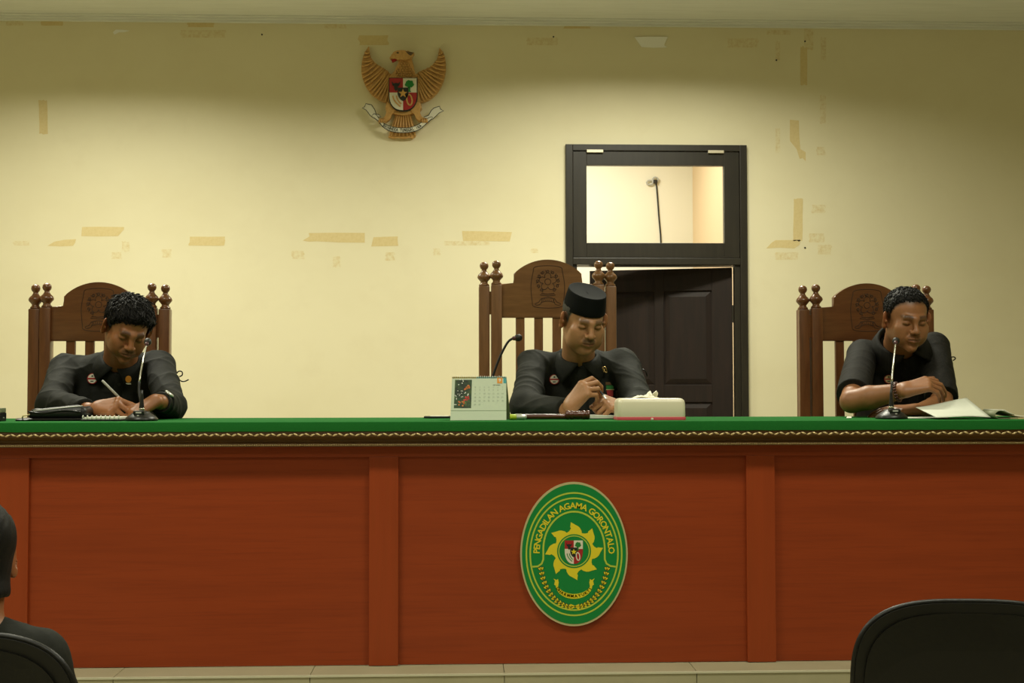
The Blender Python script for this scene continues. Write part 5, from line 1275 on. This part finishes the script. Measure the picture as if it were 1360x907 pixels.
q = MB(); q.sheet([[(.0, -.006, .072), (.012, .004, .074), (.026, .010, .073)], [(.010, -.004, .085), (.020, .004, .088), (.030, .008, .083)], [(.022, -.002, .092), (.024, .002, .0965), (.030, .004, .088)]])
o = q.build('tissue_tip', M['tissue'], t, smooth=True); o.modifiers.new('t', 'SOLIDIFY').thickness = .001

# the bag, notebook and pen of the left judge
xa, xb = tab(40, 4.30), tab(118, 4.30); p = np.array(((xa+xb)/2, 4.34, TZ)); t = empty('document_bag', p, label='soft black leather document bag lying flat at the left judge', cat='bag')
hx_ = (xb-xa)/2
q = MB()
def bagsec(hx, hy, r_, z, sag=0): return ([(a+sag*.0, c_) for a, c_ in rrect(hx, hy, r_)], z)
loft(q, [bagsec(hx_*1.28, .115, .02, .000), bagsec(hx_*1.30, .12, .02, .004), bagsec(hx_*1.24, .112, .02, .009)]).build('flap', M['leather'], t, auto=50)
q = MB(); secs = []
n_ = len(rrect(1, 1, .1))
for z, k in ((.009, .92), (.014, .97), (.024, .98), (.036, .93), (.043, .86), (.047, .70)):
    ol = rrect(hx_*k, .105*k, .02); secs.append((ol, z))
loft(q, secs)
q.v = [(x+.018*(z/.047), y, z*(1+.18*math.sin(x*38)+.12*math.sin(y*50+1)) if z > .012 else z) for x, y, z in q.v]
q.build('body', M['leather'], t, auto=60)
q = MB(); q.tube([(u, -.103+.0, .030+.004*math.sin(u*40)) for u in np.linspace(-hx_*.85, hx_*.9, 16)], .0028, 6); q.build('piping', M['plastic'], t, smooth=True)
q = MB(); q.tube([(u+.01, -.098, .0405+.010*(u/hx_)) for u in np.linspace(-hx_*.8, hx_*.85, 14)], .0018, 6); q.build('zip', M['grey'], t, smooth=True)
q = MB(); q.tube([(-hx_*1.02, -.11, .010), (-hx_*.98, -.115, .017), (-hx_*.86, -.112, .019), (-hx_*.78, -.108, .021)], .0022, 6); q.build('zip_pull', M['tape'], t, smooth=True)
# notebook
xa, xb = tab(117, 4.27), tab(170, 4.27); p = np.array(((xa+xb)/2, 4.27, TZ)); t = empty('notebook', p, label='open spiral notebook with white pages under the writing hand', cat='notebook')
hx_ = (xb-xa)/2
MB().box((-hx_, -.085, 0), (hx_, .085, .006), .002).build('cover', M['plastic'], t)
MB().box((-hx_+.012, -.083, .006), (hx_-.002, .083, .013), .001).build('pages', M['white'], t)
q = MB()
for k in range(9):
    u = -hx_+.008+k*(2*hx_-.016)/8; q.tube([(u, -.083+.006*math.cos(a), .0125+.006*math.sin(a)) for a in np.linspace(0, 6.28, 9)[:-1]], .0012, 5, closed=True)
q.build('spiral_binding', M['white'], t, smooth=True)
def pen(label, a, c_, m_, tipm, r_=.0042):
    a = np.asarray(a); c_ = np.asarray(c_); ln_ = np.linalg.norm(c_-a); Mx = Vector((0, 0, 1)).rotation_difference(Vector(c_-a)).to_matrix().to_4x4()
    t = empty('pen', a, label=label, cat='pen')
    MB().lathe([(.001, 0), (.0018, .004), (r_*.8, .016), (r_, .022), (r_, .034)], 10, Mx).build('tip', tipm, t, smooth=True)
    MB().lathe([(r_, .034), (r_, ln_-.006), (r_*.8, ln_-.001), (.001, ln_)], 10, Mx).build('barrel', m_, t, smooth=True)
ptip = (t1R[0]+t1R[4])/2+np.array((.004, -.004, -.004)); pend = P(135.5, 505, 4.33)
pen('slim grey pen held in the writing hand of the left man', ptip+unit(ptip-pend)*.022, pend, M['grey'], M['plastic'])
pt2 = (t2R[0]+t2R[4])/2+np.array((0, -.004, .004)); e2 = P(805, 530, 4.30); d2 = unit(e2-pt2)
pen('dark pen with white tip between fingers of the capped man', e2, pt2-d2*.075, M['plastic'], M['silver'], .0038)
# thing at the left edge
xx = tab(-9, 4.22); t = empty('small_box', (xx, 4.22, TZ), label='small black block with olive top cut off by the left photo edge', cat='box')
MB().box((-.034, -.025, 0), (.034, .025, .028), .003).build('body', M['plastic'], t); MB().box((-.033, -.024, .028), (.033, .024, .043), .003).build('lid', M['card_back'], t); MB().box((.0335, -.006, .010), (.036, .0, .013)).build('catch', M['grey'], t)
# papers of the right judge
def sheetpaper(name, label, corners, m_, curl=.004, thick=.0006, cat='paper'):
    A, B_, C_, D_ = [np.array(q_, float) for q_ in corners]; base = (A+B_+C_+D_)/4; base[2] = min(q_[2] for q_ in (A, B_, C_, D_)); rows = []
    for i in range(13):
        u = i/12; row = []
        for k in range(13):
            v = k/12; p_ = (A*(1-u)+B_*u)*(1-v)+(D_*(1-u)+C_*u)*v; p_ = p_+np.array((0, 0, curl*math.sin(u*3.1)*math.sin(v*5+u*2))); row.append(tuple(p_))
        rows.append(row)
    o = MB().sheet(rows).build(name, m_, base=base, smooth=True); o.location = base; o.modifiers.new('t', 'SOLIDIFY').thickness = thick; o.modifiers['t'].offset = 1
    return tag(o, label, cat)
def onY(px, py, Y): return P(px, py, Y)
pz = lambda px, Y, dz: np.array((P(px, 553, Y)[0], Y, TZ+dz))
sheetpaper('paper_sheet', 'large loose white sheet propped up in front of the right man', [P(1244, 555, 4.12)+(0, 0, .001), P(1316, 554.5, 4.14), P(1284, 528.5, 4.30), P(1216, 541, 4.30)], M['paper'], .004)
sheetpaper('paper_sheet', 'thin white sheet lying flat under the right man forearms', [pz(1205, 4.22, .002), pz(1262, 4.22, .002), pz(1255, 4.40, .002), pz(1200, 4.40, .002)], M['white'], .0)
o = sheetpaper('paper_scrap', 'tiny white paper scrap beside the right microphone', [pz(1124, 4.30, .001), pz(1131, 4.30, .001), pz(1131, 4.315, .006), pz(1125, 4.315, .006)], M['white'], .0)
# rolled booklet
p0 = pz(1314, 4.20, 0); t = empty('booklet', p0, label='open booklet with one cover curled over at the right end', cat='booklet')
rows = []; x1 = tab(1385, 4.2)-p0[0]
crv = spline([(.075, .004), (.045, .003), (.018, .003), (.004, .006), (-.001, .014), (.004, .022), (.018, .027), (.040, .020), (.062, .013)], 4)
rows = [[(u, -.05, z) for u, z in crv], [(u+.004, .09, z) for u, z in crv]]
o = MB().sheet(rows).build('curled_cover', M['card_back'], t, smooth=True); o.modifiers.new('t', 'SOLIDIFY').thickness = .002
rows = [[(.030+u*(x1-.030), y, .004+.016*math.exp(-((u-.05)*6)**2)+.014*(1-u)*.9) for y in (-.02, .12)] for u in np.linspace(0, 1, 12)]
o = MB().sheet(rows).build('pages', M['white'], t, smooth=True); o.modifiers.new('t', 'SOLIDIFY').thickness = .004
MB().box((.05, -.05, .0), (x1, .10, .004), .001).build('back_cover', M['tape'], t)
p0 = pz(1303, 4.42, 0); o = MB().box((-.032, -.02, 0), (.03, .04, .022), .006).build('eyeglass_case', M['gavel']); o.location = p0; tag(o, 'small dark brown case lying behind the loose sheet', 'case')

# ------------------------------------------------------------------ chairs in the hall, backs to the camera
def hall_chair(label, x, y, rz, top):
    t = empty('hall_chair', (x, y, 0), rz, label=label, cat='chair', group='black padded hall chairs')
    def outline(hw, zt, zb, n=10):
        pts = []
        for k in range(41):
            a = math.pi*k/40; e = .62; c_, s_ = math.cos(a), math.sin(a)
            pts.append((hw*math.copysign(abs(c_)**e, c_), zt-.17+.17*abs(s_)**e))
        return pts+[(-hw*.93, zb), (-hw*.80, zb-.03), (hw*.80, zb-.03), (hw*.93, zb)]
    curve = lambda u: .10*(u/.24)**2*.35
    def fn(u, v, w_): return (u, -w_+curve(u)*-1+(v-.5)*-.16*1, v)
    sh_ = MB().prism(outline(.232, top, .46), fn, -.022, .004, inset=.004).build('back_shell', M['plastic_soft'], t, auto=45)
    MB().prism(outline(.214, top-.020, .49), fn, .004, .010, inset=.004).build('back_panel', M['leather'], sh_, auto=45)
    ol = outline(.2335, top+.0015, .46)
    q = MB(); q.tube([fn(u, v, -.006) for u, v in ol], .0062, 8, closed=True); q.build('piping', M['leather'], sh_, smooth=True)
    MB().prism(outline(.225, top-.008, .47), fn, -.055, -.022, inset=.012).build('back_cushion', M['leather'], sh_, auto=45)
    MB().box((-.23, .03, .40), (.23, .47, .47), .025).build('seat', M['leather'], t)
    for s_ in (-1, 1):
        q = MB(); q.tube(spline([(s_*.19, .02, .60), (s_*.19, .05, .42), (s_*.20, .04, .2), (s_*.21, -.03, .012)], 4), .012, 8); q.build('leg', M['plastic'], t, smooth=True)
        q = MB(); q.tube(spline([(s_*.19, .08, .40), (s_*.20, .40, .40), (s_*.21, .46, .2), (s_*.21, .48, .012)], 4), .012, 8); q.build('leg', M['plastic'], t, smooth=True)
hall_chair('black padded chair at the right foreground seen from behind, empty', P(1279, 850, 2.6)[0], 2.6, R(-6), .853)
hall_chair('black padded chair under the seated onlooker at the left foreground edge', P(-66, 850, 2.30)[0], 2.30, R(4), .862)
